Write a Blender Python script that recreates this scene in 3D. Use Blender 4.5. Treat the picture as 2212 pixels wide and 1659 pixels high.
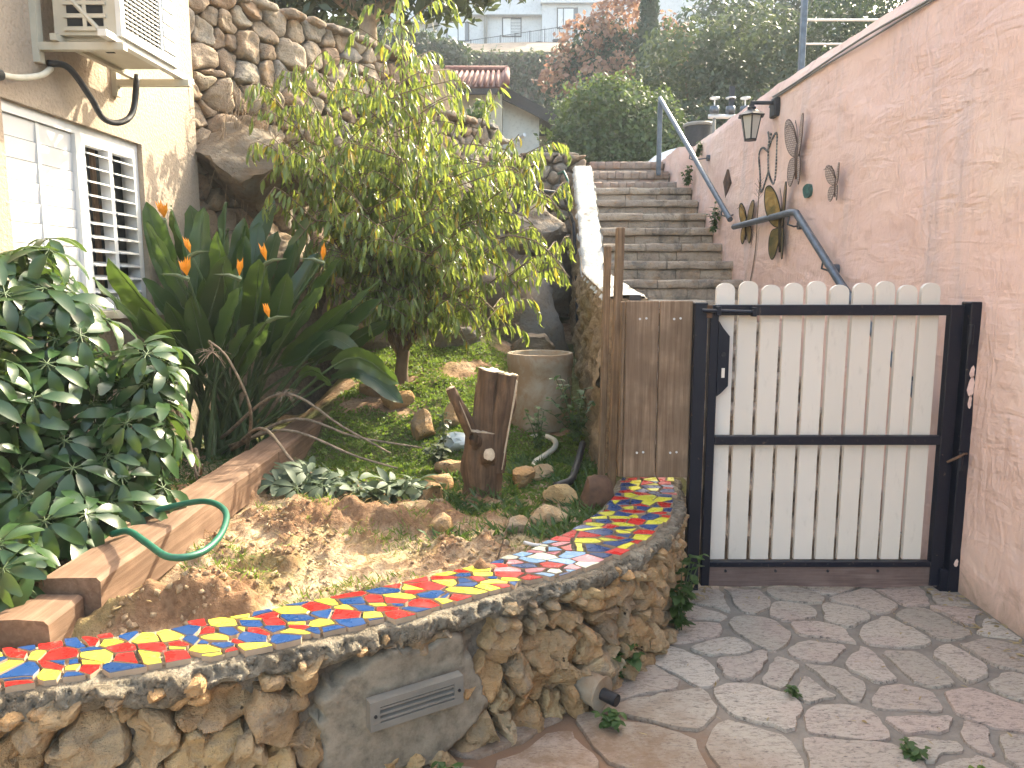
import bpy, math, random
import numpy as np
from mathutils import Vector, Matrix, noise as mnoise

for o in list(bpy.data.objects): bpy.data.objects.remove(o)
scene = bpy.context.scene
R = math.radians
rnd = random.Random(7)
nrng = np.random.default_rng(11)

# ------------------------------------------------------------------ camera, sky, sun
cam_d = bpy.data.cameras.new("camera"); cam = bpy.data.objects.new("camera", cam_d)
scene.collection.objects.link(cam)
cam.location = (0, 0, 1.5)
cam.rotation_euler = (R(90 - 7.741), 0, 0)
cam_d.sensor_width = 36; cam_d.lens = 1600 / 2212 * 36
cam_d.clip_start = 0.05; cam_d.clip_end = 1000
scene.camera = cam

SUN = Vector((1.0, 1.22, 1.2)).normalized()          # towards the sun
world = bpy.data.worlds.new("World"); scene.world = world; world.use_nodes = True
wn = world.node_tree.nodes; wl = world.node_tree.links
sky = wn.new("ShaderNodeTexSky"); sky.sky_type = 'NISHITA'; sky.sun_disc = False
sky.sun_elevation = math.asin(SUN.z); sky.sun_rotation = math.atan2(SUN.x, SUN.y)
sky.air_density = 1.0; sky.dust_density = 4.0; sky.ozone_density = 0.6
bg = wn["Background"]; bg.inputs[1].default_value = 0.15
wl.new(sky.outputs[0], bg.inputs[0])
sl = bpy.data.lights.new("sun", 'SUN'); sl.energy = 2.0; sl.angle = R(0.5); sl.color = (1, .95, .86)
so = bpy.data.objects.new("sun", sl); scene.collection.objects.link(so)
so.rotation_euler = SUN.to_track_quat('Z', 'Y').to_euler(); so.location = (6, 8, 12)
scene.view_settings.view_transform = 'Standard'; scene.view_settings.look = 'None'
scene.view_settings.use_white_balance = True; scene.view_settings.white_balance_temperature = 7450; scene.view_settings.white_balance_tint = 4
scene.view_settings.exposure = 2.8; scene.view_settings.gamma = 1
scene.render.engine = 'CYCLES'
scene.cycles.transparent_max_bounces = 12
scene.cycles.max_bounces = 8; scene.cycles.diffuse_bounces = 3

# ------------------------------------------------------------------ helpers
def smooth(a, b, x):
    t = min(1, max(0, (x - a) / (b - a))); return t * t * (3 - 2 * t)
def nz(p, s=1.0, o=3): return mnoise.fractal(Vector(p) * s, 1.0, 2.0, o, noise_basis='PERLIN_ORIGINAL')
def tag(o, label=None, cat=None, group=None, kind=None):
    if label: o["label"] = label
    if cat: o["category"] = cat
    if group: o["group"] = group
    if kind: o["kind"] = kind
    return o
def link(o, parent=None):
    scene.collection.objects.link(o)
    if parent is not None: o.parent = parent
    return o
def thing(name, label, cat, group=None, loc=(0, 0, 0)):
    o = bpy.data.objects.new(name, None); o.location = loc; o.empty_display_size = .1
    link(o); tag(o, label, cat, group); o["_loc"] = 1; del o["_loc"]
    return o
def mesh_obj(name, V, F, mats, parent=None, sm=False, mi=None, auto=None):
    me = bpy.data.meshes.new(name)
    if isinstance(F, np.ndarray):
        V = np.asarray(V, dtype=np.float32); n, k = F.shape
        me.vertices.add(len(V)); me.vertices.foreach_set("co", V.ravel())
        me.loops.add(n * k); me.loops.foreach_set("vertex_index", F.astype(np.int32).ravel())
        me.polygons.add(n); me.polygons.foreach_set("loop_start", np.arange(0, n * k, k, dtype=np.int32))
        me.update(calc_edges=True)
    else:
        me.from_pydata([tuple(v) for v in V], [], F); me.update()
    if not isinstance(mats, (list, tuple)): mats = [mats]
    for m in mats: me.materials.append(m)
    if mi is not None: me.polygons.foreach_set("material_index", np.asarray(mi, dtype=np.int32))
    if sm: me.polygons.foreach_set("use_smooth", np.ones(len(me.polygons), dtype=bool))
    if auto and sm:
        me.set_sharp_from_angle(angle=R(auto))
    o = bpy.data.objects.new(name, me); link(o, parent)
    if parent is not None and parent.type == 'EMPTY' and parent.location.length > 0:
        # geometry is written in world coordinates: keep it there
        o.matrix_parent_inverse = Matrix.Translation(-Vector(parent.location))
    elif parent is not None and parent.parent is not None and parent.parent.location.length > 0:
        pass
    return o
class MB:
    def __init__(s): s.v = []; s.f = []; s.m = []
    def add(s, V, F, mi=0):
        b = len(s.v); s.v += [tuple(v) for v in V]; s.f += [tuple(i + b for i in f) for f in F]; s.m += [mi] * len(F)
    def box(s, x0, x1, y0, y1, z0, z1, mi=0, M=None, bev=0.0):
        if bev > 0:
            b = bev; V = []; F = []
            # box with chamfered edges: 24 verts
            def c(sx, sy, sz, ax):
                p = [x0 if sx < 0 else x1, y0 if sy < 0 else y1, z0 if sz < 0 else z1]
                for a, sg in enumerate((sx, sy, sz)):
                    if a != ax: p[a] -= sg * b
                return p
            idx = {}
            for sx in (-1, 1):
                for sy in (-1, 1):
                    for sz in (-1, 1):
                        for ax in range(3): idx[(sx, sy, sz, ax)] = len(V); V.append(c(sx, sy, sz, ax))
            def q(*k): F.append([idx[i] for i in k])
            for sg in (-1, 1):
                for ax in range(3):
                    o = [(-1, -1), (1, -1), (1, 1), (-1, 1)]
                    if sg < 0: o = o[::-1]
                    ks = []
                    for a, bb in o:
                        l = [0, 0, 0]; l[ax] = sg; l[(ax + 1) % 3] = a; l[(ax + 2) % 3] = bb
                        ks.append((*l, ax))
                    q(*ks)
            for ax in range(3):
                b1, b2 = (ax + 1) % 3, (ax + 2) % 3
                for s1 in (-1, 1):
                    for s2 in (-1, 1):
                        def k(t, w):
                            l = [0, 0, 0]; l[ax] = t; l[b1] = s1; l[b2] = s2; return (*l, w)
                        f = [k(-1, b1), k(1, b1), k(1, b2), k(-1, b2)]
                        if s1 * s2 < 0: f = f[::-1]
                        q(*f[::-1])
            for sx in (-1, 1):
                for sy in (-1, 1):
                    for sz in (-1, 1):
                        f = [(sx, sy, sz, 0), (sx, sy, sz, 1), (sx, sy, sz, 2)]
                        if sx * sy * sz < 0: f = f[::-1]
                        q(*f)
        else:
            V = [(x0, y0, z0), (x1, y0, z0), (x1, y1, z0), (x0, y1, z0), (x0, y0, z1), (x1, y0, z1), (x1, y1, z1), (x0, y1, z1)]
            F = [(0, 3, 2, 1), (4, 5, 6, 7), (0, 1, 5, 4), (1, 2, 6, 5), (2, 3, 7, 6), (3, 0, 4, 7)]
        if M is not None: V = [M @ Vector(v) for v in V]
        s.add(V, F, mi); return s
    def tube(s, pts, r, n=10, mi=0, cap=True, flat=None):
        pts = [Vector(p) for p in pts]; k = len(pts)
        rs = r if isinstance(r, (list, tuple)) else [r] * k
        V = []; up = None
        for i, p in enumerate(pts):
            t = (pts[min(i + 1, k - 1)] - pts[max(i - 1, 0)]).normalized()
            if up is None: up = t.orthogonal().normalized()
            up = (up - t * up.dot(t))
            up = up.normalized() if up.length > 1e-6 else t.orthogonal().normalized()
            b = t.cross(up)
            for j in range(n):
                a = 2 * math.pi * j / n
                V.append(p + (up * math.cos(a) + b * math.sin(a)) * rs[i])
        F = []
        for i in range(k - 1):
            for j in range(n):
                F.append((i * n + j, i * n + (j + 1) % n, (i + 1) * n + (j + 1) % n, (i + 1) * n + j))
        if cap: F.append(tuple(range(n))[::-1]); F.append(tuple((k - 1) * n + j for j in range(n)))
        s.add(V, F, mi); return s
    def lathe(s, prof, c, n=32, mi=0, wob=None):
        V = []; F = []; c = Vector(c)
        for i, (r, z) in enumerate(prof):
            for j in range(n):
                a = 2 * math.pi * j / n
                V.append(c + Vector((r * math.cos(a), r * math.sin(a), z)))
        for i in range(len(prof) - 1):
            for j in range(n): F.append((i * n + j, i * n + (j + 1) % n, (i + 1) * n + (j + 1) % n, (i + 1) * n + j))
        s.add(V, F, mi); return s
    def prism(s, poly, ex, mi=0, mside=None):
        # poly: list of 3-D points in order, ex: extrusion vector
        n = len(poly); ex = Vector(ex); V = [Vector(p) for p in poly] + [Vector(p) + ex for p in poly]
        b = len(s.v); s.v += [tuple(v) for v in V]
        s.f.append(tuple(b + i for i in range(n))[::-1]); s.m.append(mi if mside is None else mside)
        s.f.append(tuple(b + n + i for i in range(n))); s.m.append(mi)
        for i in range(n):
            j = (i + 1) % n
            s.f.append((b + i, b + j, b + n + j, b + n + i)); s.m.append(mi if mside is None else mside)
        return s
    def build(s, name, mats, parent=None, sm=False, auto=None):
        return mesh_obj(name, s.v, s.f, mats, parent, sm, s.m, auto)

def copy_obj(o, parent=None):
    c = o.copy(); link(c); c.parent = parent; return c

# ------------------------------------------------------------------ materials
MATS = {}
def hexc(c): return (*c, 1.0) if len(c) == 3 else c
class NT:
    def __init__(s, name):
        m = bpy.data.materials.new(name); m.use_nodes = True; s.m = m; s.t = m.node_tree
        s.b = s.t.nodes["Principled BSDF"]; s.out = s.t.nodes["Material Output"]
    def n(s, t, **kw):
        x = s.t.nodes.new(t)
        for k, v in kw.items(): setattr(x, k, v)
        return x
    def l(s, a, b): s.t.links.new(a, b)
    def coord(s, scale=1.0, stretch=None, rand=False):
        tc = s.n("ShaderNodeTexCoord"); mp = s.n("ShaderNodeMapping")
        mp.inputs[3].default_value = stretch or (scale,) * 3
        s.l(tc.outputs["Object"], mp.inputs[0])
        if rand:
            oi = s.n("ShaderNodeObjectInfo"); mu = s.n("ShaderNodeMath", operation='MULTIPLY'); mu.inputs[1].default_value = 37.0
            s.l(oi.outputs["Random"], mu.inputs[0]); cx = s.n("ShaderNodeCombineXYZ")
            s.l(mu.outputs[0], cx.inputs[0]); s.l(mu.outputs[0], cx.inputs[1]); s.l(cx.outputs[0], mp.inputs[1])
        return mp.outputs[0]
    def noise(s, co, scale, detail=6, rough=.6, dist=0, typ=None):
        x = s.n("ShaderNodeTexNoise"); x.inputs["Scale"].default_value = scale; x.inputs["Detail"].default_value = detail
        x.inputs["Roughness"].default_value = rough; x.inputs["Distortion"].default_value = dist
        if typ: x.noise_type = typ
        if co is not None: s.l(co, x.inputs["Vector"])
        return x.outputs["Fac"]
    def vor(s, co, scale, feat='F1', out="Distance", rand=1.0):
        x = s.n("ShaderNodeTexVoronoi", feature=feat); x.inputs["Scale"].default_value = scale; x.inputs["Randomness"].default_value = rand
        if co is not None: s.l(co, x.inputs["Vector"])
        return x.outputs[out]
    def ramp(s, fac, stops, interp='LINEAR'):
        x = s.n("ShaderNodeValToRGB"); x.color_ramp.interpolation = interp; e = x.color_ramp.elements
        while len(e) > 1: e.remove(e[-1])
        for i, (p, c) in enumerate(stops):
            el = e[0] if i == 0 else e.new(p)
            el.position = p; el.color = hexc(c) if not isinstance(c, (int, float)) else (c, c, c, 1)
        s.l(fac, x.inputs[0]); return x.outputs[0]
    def mix(s, fac, a, b, mode='MIX'):
        x = s.n("ShaderNodeMix", data_type='RGBA', blend_type=mode)
        if isinstance(fac, (int, float)): x.inputs[0].default_value = fac
        else: s.l(fac, x.inputs[0])
        for v, i in ((a, 6), (b, 7)):
            if isinstance(v, tuple): x.inputs[i].default_value = hexc(v)
            else: s.l(v, x.inputs[i])
        return x.outputs[2]
    def math(s, op, a, b=None, c=None):
        x = s.n("ShaderNodeMath", operation=op)
        for i, v in enumerate((a, b, c)):
            if v is None: continue
            if isinstance(v, (int, float)): x.inputs[i].default_value = v
            else: s.l(v, x.inputs[i])
        return x.outputs[0]
    def bump(s, h, strength=.5, dist=.01, prev=None):
        x = s.n("ShaderNodeBump"); x.inputs["Strength"].default_value = strength; x.inputs["Distance"].default_value = dist
        s.l(h, x.inputs["Height"])
        if prev is not None: s.l(prev, x.inputs["Normal"])
        s.l(x.outputs[0], s.b.inputs["Normal"]); return x.outputs[0]
    def rnd(s): return s.n("ShaderNodeObjectInfo").outputs["Random"]
    def isl(s): return s.n("ShaderNodeNewGeometry").outputs["Random Per Island"]
    def fin(s, col=None, rough=.7, metal=0, spec=None):
        if col is not None:
            if isinstance(col, tuple): s.b.inputs["Base Color"].default_value = hexc(col)
            else: s.l(col, s.b.inputs["Base Color"])
        if isinstance(rough, (int, float)): s.b.inputs["Roughness"].default_value = rough
        else: s.l(rough, s.b.inputs["Roughness"])
        s.b.inputs["Metallic"].default_value = metal
        if spec is not None: s.b.inputs["Specular IOR Level"].default_value = spec
        MATS[s.m.name] = s.m; return s.m

def simple(name, col, rough=.6, metal=0, var=.12, scale=12, bump=.0, spec=None):
    t = NT(name); co = t.coord(1.0)
    f = t.noise(co, scale, 5, .6)
    d = tuple(max(0, c * (1 - var * 2)) for c in col); l = tuple(min(1, c * (1 + var)) for c in col)
    c = t.ramp(f, [(.3, d), (.7, l)])
    if bump: t.bump(t.noise(co, scale * 4, 5, .65), bump, .01)
    return t.fin(c, rough, metal, spec)

def stone_mat(name, stops, lichen=(.30, .28, .25), lich_amt=.5, bs=.6, scale=9, pits=True):
    t = NT(name); co = t.coord(1.0)
    hue = t.ramp(t.rnd(), stops)
    n1 = t.noise(co, scale, 8, .65, .4)
    c = t.mix(t.ramp(n1, [(.3, .0), (.72, 1.0)]), t.mix(.45, hue, (.10, .07, .05), 'MULTIPLY'), hue)
    c = t.mix(.7, hue, c)
    n2 = t.noise(co, scale * .45, 6, .7, .8)
    lm = t.ramp(n2, [(.5, 0.0), (.62, lich_amt)])
    c = t.mix(lm, c, lichen)
    n3 = t.noise(co, scale * 7, 4, .7)
    c = t.mix(t.ramp(n3, [(.3, .45), (.46, .0)]), c, t.mix(1.0, c, (.35, .30, .26), 'MULTIPLY'))
    n4 = t.noise(co, scale * .8, 4, .6, 1.0); c = t.mix(t.ramp(n4, [(.55, 0.0), (.68, .4)]), c, t.mix(1.0, c, (1.0, .72, .42), 'MULTIPLY'))
    pv_ = t.vor(co, scale * 4.5, 'F1'); pm = t.math('MULTIPLY', t.ramp(pv_, [(.10, 1.0), (.22, 0.0)]), t.ramp(t.noise(co, scale * 1.3, 3), [(.56, 0.0), (.64, .8)]))
    c = t.mix(pm, c, (.05, .035, .025))
    t.l(c, t.b.inputs["Base Color"])
    strat = t.noise(t.coord(1, (scale * .6, scale * .6, scale * 3)), 1.0, 6, .7, .6)
    h = t.math('ADD', t.math('ADD', t.math('MULTIPLY', n1, 1.0), t.math('MULTIPLY', n3, .35)), t.math('ADD', t.math('MULTIPLY', strat, .6), t.math('MULTIPLY', pm, -.5)))
    nrm = t.bump(h, bs, .05)
    if pits:
        v = t.vor(co, scale * 3.2, 'F1')
        t.bump(t.ramp(v, [(.0, 0.0), (.28, 1.0)]), .35, .012, nrm)
    return t.fin(None, .92, spec=.2)

def leaf_mat(name, dark, light, trans, rough=.45, tw=.45, isl=True, extra=None, spec=.5):
    t = NT(name); r = t.isl() if isl else t.rnd()
    st = [(0, dark), (.85, light)]
    if extra: st = [(0, dark), (.80, light), (.94, light), (.95, extra), (1, extra)]
    c = t.ramp(r, st, 'LINEAR')
    co = t.coord(1.0); c = t.mix(.25, c, t.ramp(t.noise(co, 14, 3, .6), [(.3, tuple(x * .6 for x in light)), (.7, light)]))
    t.fin(c, rough, spec=spec)
    tr = t.n("ShaderNodeBsdfTranslucent")
    tc = t.mix(.5, c, trans, 'MIX'); t.l(tc, tr.inputs[0])
    mx = t.n("ShaderNodeMixShader"); mx.inputs[0].default_value = tw
    t.l(t.b.outputs[0], mx.inputs[1]); t.l(tr.outputs[0], mx.inputs[2]); t.l(mx.outputs[0], t.out.inputs[0])
    return t.m

M_stone = stone_mat("limestone", [(0, (.56, .39, .215)), (.2, (.44, .28, .145)), (.4, (.62, .46, .28)), (.6, (.56, .33, .15)), (.8, (.48, .35, .215)), (1, (.66, .45, .22))], lichen=(.27, .24, .20), lich_amt=.5, bs=.9)
M_rubble = stone_mat("pale_limestone", [(0, (.37, .285, .205)), (.2, (.30, .21, .145)), (.4, (.42, .345, .265)), (.55, (.36, .235, .15)), (.7, (.28, .25, .22)), (.85, (.45, .365, .27)), (1, (.34, .24, .165))], lichen=(.16, .145, .125), lich_amt=.75, scale=7)
M_boulder = stone_mat("boulder_rock", [(0, (.27, .205, .145)), (.5, (.22, .18, .14)), (1, (.25, .195, .145))], lichen=(.19, .175, .155), lich_amt=.8, scale=4)
def _mortar(name, col, d):
    t = NT(name); co = t.coord(1.0); n = t.noise(co, 18, 8, .7)
    c = t.ramp(n, [(.3, tuple(x * .5 for x in col)), (.5, col), (.72, tuple(min(1, x * 1.35) for x in col))])
    t.bump(t.math('ADD', n, t.math('MULTIPLY', t.noise(co, 70, 4, .7), .5)), .9, d); return t.fin(c, .95, spec=.15)
M_mortar = _mortar("wall_mortar", (.20, .165, .13), .02)
def _coping():
    t = NT("concrete_coping"); co = t.coord(1.0); n = t.noise(co, 12, 8, .72, .4); n2 = t.noise(co, 45, 6, .75)
    c = t.ramp(n, [(.28, (.14, .11, .08)), (.45, (.33, .275, .205)), (.6, (.45, .39, .305)), (.75, (.52, .47, .39))])
    c = t.mix(t.ramp(n2, [(.32, .85), (.47, 0.0)]), c, (.06, .05, .04))
    v = t.vor(co, 55, 'F1'); nb = t.bump(t.math('ADD', n, t.math('MULTIPLY', n2, .7)), 1.0, .06); t.bump(t.ramp(v, [(.0, 0.0), (.35, 1.0)]), .7, .02, nb)
    return t.fin(c, .95, spec=.15)
M_coping = _coping()
M_patch = _mortar("plaster_patch", (.235, .195, .145), .006)
M_dark = simple("dark_void", (.012, .012, .012), .9)

def _flag():
    t = NT("flagstone_limestone"); co = t.coord(1.0)
    hue = t.ramp(t.rnd(), [(0, (.40, .345, .28)), (.25, (.48, .41, .335)), (.45, (.43, .355, .29)), (.6, (.52, .445, .365)), (.75, (.50, .385, .32)), (.9, (.43, .365, .30)), (1, (.62, .54, .45))])
    n0 = t.noise(co, 2.6, 4, .6, .5)
    c = t.mix(t.ramp(n0, [(.50, .0), (.64, .4)]), hue, (.46, .33, .285))
    n1 = t.noise(t.coord(1, (6, 16, 6)), 4.5, 8, .75, .6)
    c = t.mix(t.ramp(n1, [(.30, .85), (.50, .0)]), c, (.15, .12, .10))
    n2 = t.noise(t.coord(1, (30, 70, 30)), 1.6, 4, .8)
    c = t.mix(t.ramp(n2, [(.32, .9), (.46, 0.0)]), c, (.10, .085, .075))
    # red soil washed out of the bed onto the nearby stones
    tc = t.n("ShaderNodeTexCoord"); vm = t.n("ShaderNodeVectorMath", operation='DISTANCE'); t.l(tc.outputs["Object"], vm.inputs[0]); vm.inputs[1].default_value = (.15, 1.95, 0)
    dd = t.math('ADD', vm.outputs["Value"], t.math('MULTIPLY', t.noise(co, 5, 5, .7), -.7))
    c = t.mix(t.math('MULTIPLY', t.ramp(dd, [(.02, .9), (.42, 0.0)]), t.ramp(t.noise(co, 11, 6, .7), [(.3, .35), (.6, 1.0)])), c, (.21, .135, .085))
    h = t.math('ADD', n1, t.math('MULTIPLY', n2, .5)); t.bump(h, .7, .012)
    return t.fin(c, .85, spec=.25)
M_flag = _flag()
def _joint():
    t = NT("path_joint_mortar"); co = t.coord(1.0); n = t.noise(co, 9, 8, .7)
    c = t.ramp(n, [(.3, (.19, .16, .13)), (.7, (.31, .27, .225))])
    tc = t.n("ShaderNodeTexCoord"); vm = t.n("ShaderNodeVectorMath", operation='DISTANCE'); t.l(tc.outputs["Object"], vm.inputs[0]); vm.inputs[1].default_value = (.1, 1.95, 0)
    dd = t.math('ADD', vm.outputs["Value"], t.math('MULTIPLY', t.noise(co, 5, 5, .7), -.7))
    c = t.mix(t.ramp(dd, [(.1, .9), (.55, 0.0)]), c, (.20, .115, .07))
    t.bump(t.noise(co, 60, 5, .7), .6, .01); return t.fin(c, .95, spec=.15)
M_joint = _joint()

def _soil():
    t = NT("garden_soil"); co = t.coord(1.0); n = t.noise(co, 5, 9, .72, .3); n2 = t.noise(co, 45, 5, .7)
    c = t.ramp(n, [(.3, (.30, .17, .095)), (.5, (.43, .31, .20)), (.68, (.54, .44, .305))])
    c = t.mix(t.ramp(n2, [(.35, .6), (.55, 0.0)]), c, (.16, .085, .045))
    at = t.n('ShaderNodeAttribute'); at.attribute_name = 'turned'; c = t.mix(at.outputs['Fac'], c, t.ramp(n2, [(.3, (.13, .065, .035)), (.7, (.27, .145, .08))]))
    at2 = t.n('ShaderNodeAttribute'); at2.attribute_name = 'mossy'; c = t.mix(at2.outputs['Fac'], c, (.07, .085, .025))
    n3 = t.noise(co, 2.2, 5, .65, .5)
    c = t.mix(t.ramp(n3, [(.56, 0.0), (.68, .35)]), c, (.30, .30, .12))
    t.bump(t.math('ADD', n, t.math('MULTIPLY', n2, .5)), .9, .03); return t.fin(c, .97, spec=.1)
M_soil = _soil()

def _stucco(name, col, col2, fine, d, scale=55):
    t = NT(name); co = t.coord(1.0); n = t.noise(co, 1.2, 5, .6)
    c = t.ramp(n, [(.3, col), (.7, col2)])
    v = t.noise(co, scale, 3, .6); c = t.mix(t.ramp(v, [(.3, .35), (.5, 0.0)]), c, tuple(x * .55 for x in col))
    t.bump(v, fine, d); return t.fin(c, .9, spec=.2)
M_house = _stucco("house_stucco", (.335, .26, .195), (.385, .31, .24), .8, .012)
M_cot2 = _stucco("cottage_gable_shade_lift", (.60, .59, .54), (.66, .65, .60), .2, .01, 12)  # gable copy of the cottage stucco, paled to offset shade under the eave
M_cot = _stucco("cottage_stucco", (.50, .45, .36), (.56, .52, .42), .2, .01, 12)
M_apt = _stucco("white_render", (.50, .50, .50), (.56, .56, .56), .1, .01, 6)
def _pink():
    t = NT("pink_trowelled_plaster"); co = t.coord(1.0)
    n = t.noise(co, .9, 6, .6, .6)
    c = t.ramp(n, [(.28, (.72, .505, .445)), (.42, (.765, .53, .45)), (.55, (.785, .555, .47)), (.68, (.80, .59, .49)), (.8, (.76, .56, .505))])
    n2 = t.noise(co, 6, 7, .7, 1.2)
    c = t.mix(t.ramp(n2, [(.28, .4), (.45, 0.0)]), c, (.50, .30, .23))
    # greyish drip streaks and damp at the foot of the wall
    n4 = t.noise(t.coord(1, (1, 2.2, .35)), 1.6, 4, .6)
    c = t.mix(t.ramp(n4, [(.56, 0.0), (.68, .55)]), c, (.60, .47, .44))
    sx = t.n("ShaderNodeSeparateXYZ"); tc = t.n("ShaderNodeTexCoord"); t.l(tc.outputs["Object"], sx.inputs[0])
    zz = t.math('ADD', sx.outputs[2], t.math('MULTIPLY', n2, .35))
    c = t.mix(t.ramp(zz, [(.17, .8), (.34, 0.0)]), c, (.30, .22, .16))
    st1 = t.noise(t.coord(1, (2, 1.6, 6)), 1.5, 7, .55, 1.6); st2 = t.noise(t.coord(1, (2, 5.5, 1.8)), 1.5, 6, .55, 2.4)
    rid = t.noise(t.coord(1, (4, 4, 4)), .9, 6, .6, 1.5, 'RIDGED_MULTIFRACTAL')
    h = t.math('ADD', t.math('ADD', st1, st2), t.math('MULTIPLY', rid, .22))
    nb = t.bump(t.math('MULTIPLY', h, t.ramp(t.noise(co, 1.1, 3, .5), [(.35, .3), (.65, 1.0)])), .8, .035); t.bump(t.noise(co, 90, 4, .7), .25, .006, nb)
    return t.fin(c, .88, spec=.2)
M_pink = _pink()
def _wood(name, dark, light, axis, rough=.8, g=14):
    t = NT(name); s = [g * 6] * 3; s[axis] = g * .25
    co = t.coord(1, tuple(s), True); n = t.noise(co, 1.0, 6, .6, .6)
    c = t.ramp(n, [(.3, dark), (.5, tuple((a + b) / 2 for a, b in zip(dark, light))), (.65, light)])
    n2 = t.noise(t.coord(1.0), 5, 4, .6); c = t.mix(t.ramp(n2, [(.4, .45), (.6, 0.0)]), c, tuple(x * .6 for x in dark))
    t.bump(n, .5, .006); return t.fin(c, rough, spec=.25)
M_board = _wood("weathered_board", (.15, .095, .06), (.31, .215, .145), 2)
M_post = _wood("old_post_wood", (.12, .075, .045), (.30, .20, .125), 2)
M_beam = _wood("brown_sleeper", (.15, .088, .056), (.27, .17, .115), 1, g=8)
M_bark = _wood("stump_bark", (.065, .038, .024), (.185, .115, .07), 2, .9, 7)
M_cutwood = simple("cut_wood", (.45, .35, .24), .8, var=.15, scale=30, bump=.3)
M_bottom = _wood("gate_bottom_board", (.13, .085, .075), (.22, .155, .135), 0)
def _navy():
    t = NT("navy_metal"); co = t.coord(1.0); n = t.noise(co, 22, 6, .7)
    c = t.mix(t.ramp(n, [(.64, 0.0), (.69, .8)]), (.005, .007, .016), (.13, .09, .07))
    t.bump(t.noise(co, 60, 3, .6), .08, .004); return t.fin(c, .42, .0, .35)
M_navy = _navy()
M_steel = simple("grey_steel", (.095, .115, .14), .42, .35, .18, 20)
M_black = simple("black_metal", (.022, .023, .028), .5, .2, .2, 30)
M_cream = (lambda t: (t.fin(t.mix(t.ramp(t.noise(t.coord(1, (9, 9, 3)), 3, 7, .75), [(.25, .6), (.42, .0)]), t.ramp(t.rnd(), [(0, (.68, .61, .525)), (1, (.73, .655, .57))]), (.50, .44, .37)), .5, spec=.35)))(NT("cream_picket_paint"))
M_white = simple("white_aluminium", (.58, .575, .57), .4, 0, .04, 4)
M_acw = simple("ac_white_panel", (.60, .59, .56), .45, 0, .05, 6)
M_acb = simple("ac_cream_panel", (.46, .42, .335), .5, 0, .08, 6)
M_grey = simple("grey_plastic", (.19, .175, .15), .6, 0, .1, 10)
M_whitew = (lambda t: (t.bump(t.noise(t.coord(1), 30, 6, .7), .7, .02), t.fin(t.mix(t.ramp(t.noise(t.coord(1), 9, 7, .7, .5), [(.36, 1.0), (.45, .0)]), (.44, .42, .375), (.24, .195, .145)), .9))[1])(NT("flaking_whitewash"))
M_rough = _mortar("rough_cast_render", (.40, .29, .185), .05)
M_conc = (lambda t: (t.bump(t.noise(t.coord(1), 40, 5, .7), .3, .006), t.fin(t.mix(t.ramp(t.noise(t.coord(1), 4, 6, .65, .6), [(.42, 0.0), (.58, .85)]), (.33, .28, .21), (.25, .155, .085)), .85))[1])(NT("stained_concrete"))
M_step = stone_mat("stair_stone", [(0, (.41, .32, .245)), (.3, (.52, .415, .32)), (.6, (.45, .355, .275)), (.85, (.58, .48, .375)), (1, (.49, .37, .275))], lichen=(.17, .15, .13), lich_amt=.7, bs=.6, scale=8)
M_brick = stone_mat("brick_paver", [(0, (.33, .245, .195)), (.3, (.38, .295, .235)), (.6, (.30, .215, .175)), (.8, (.42, .335, .265)), (1, (.35, .225, .175))], lichen=(.22, .19, .17), lich_amt=.5, bs=.3, scale=14, pits=False)
M_tilered = simple("roof_tile_clay", (.17, .055, .04), .8, 0, .2, 8)
M_fascia = simple("dark_fascia", (.035, .028, .026), .7)
M_reed = simple("reed_cane", (.42, .31, .21), .8, 0, .25, 30)
M_glass = (lambda t: t.fin((.05, .06, .07), .08, spec=.6))(NT("window_glass"))
M_room = simple("room_inside", (.10, .075, .06), .9)
def glossy(name, col, rough=.18):
    t = NT(name); co = t.coord(1.0)
    v = t.ramp(t.rnd(), [(0, tuple(c * .82 for c in col)), (1, tuple(min(1, c * 1.12) for c in col))])
    c = t.mix(t.ramp(t.noise(co, 35, 5, .7), [(.62, 0.0), (.75, .35)]), v, (.60, .55, .48))
    r = t.ramp(t.noise(co, 20, 4, .6), [(.3, rough), (.7, rough + .25)])
    t.bump(t.noise(co, 30, 2, .5), .05, .01); return t.fin(c, r, spec=.55)
T_red = glossy("red_glaze", (.42, .014, .014)); T_yel = glossy("yellow_glaze", (.55, .52, .055)); T_blu = glossy("cobalt_glaze", (.008, .040, .135))
T_pin = glossy("pink_glaze", (.48, .17, .19)); T_sky = glossy("pale_blue_glaze", (.15, .28, .43)); T_wht = glossy("cream_glaze", (.52, .52, .40))
M_bisque = simple("tile_bisque", (.40, .29, .20), .9)

L_peach = leaf_mat("peach_leaf", (.05, .09, .028), (.165, .23, .065), (.50, .57, .075), .32, .44, extra=(.45, .24, .015))
L_strel = leaf_mat("strelitzia_leaf", (.014, .040, .016), (.045, .092, .026), (.20, .30, .035), .33, .28, False)
L_schef = leaf_mat("umbrella_leaf", (.014, .040, .018), (.042, .090, .030), (.22, .34, .05), .30, .26, False, spec=.5)
L_cut = leaf_mat("wilted_leaf", (.04, .07, .035), (.10, .135, .075), (.14, .18, .05), .6, .2, False)
L_weed = leaf_mat("weed_leaf", (.025, .065, .018), (.07, .13, .035), (.2, .32, .05), .5, .35)
L_grass = leaf_mat("grass_blade", (.05, .11, .015), (.15, .22, .04), (.30, .42, .05), .6, .4)
L_dryg = leaf_mat("dry_grass_blade", (.28, .20, .09), (.45, .34, .18), (.4, .3, .1), .8, .3)
L_dark = leaf_mat("dark_tree_leaf", (.010, .024, .013), (.030, .055, .022), (.08, .12, .03), .5, .35)
L_mid = leaf_mat("green_bush_leaf", (.022, .048, .015), (.07, .115, .032), (.18, .23, .05), .5, .4)
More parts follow.
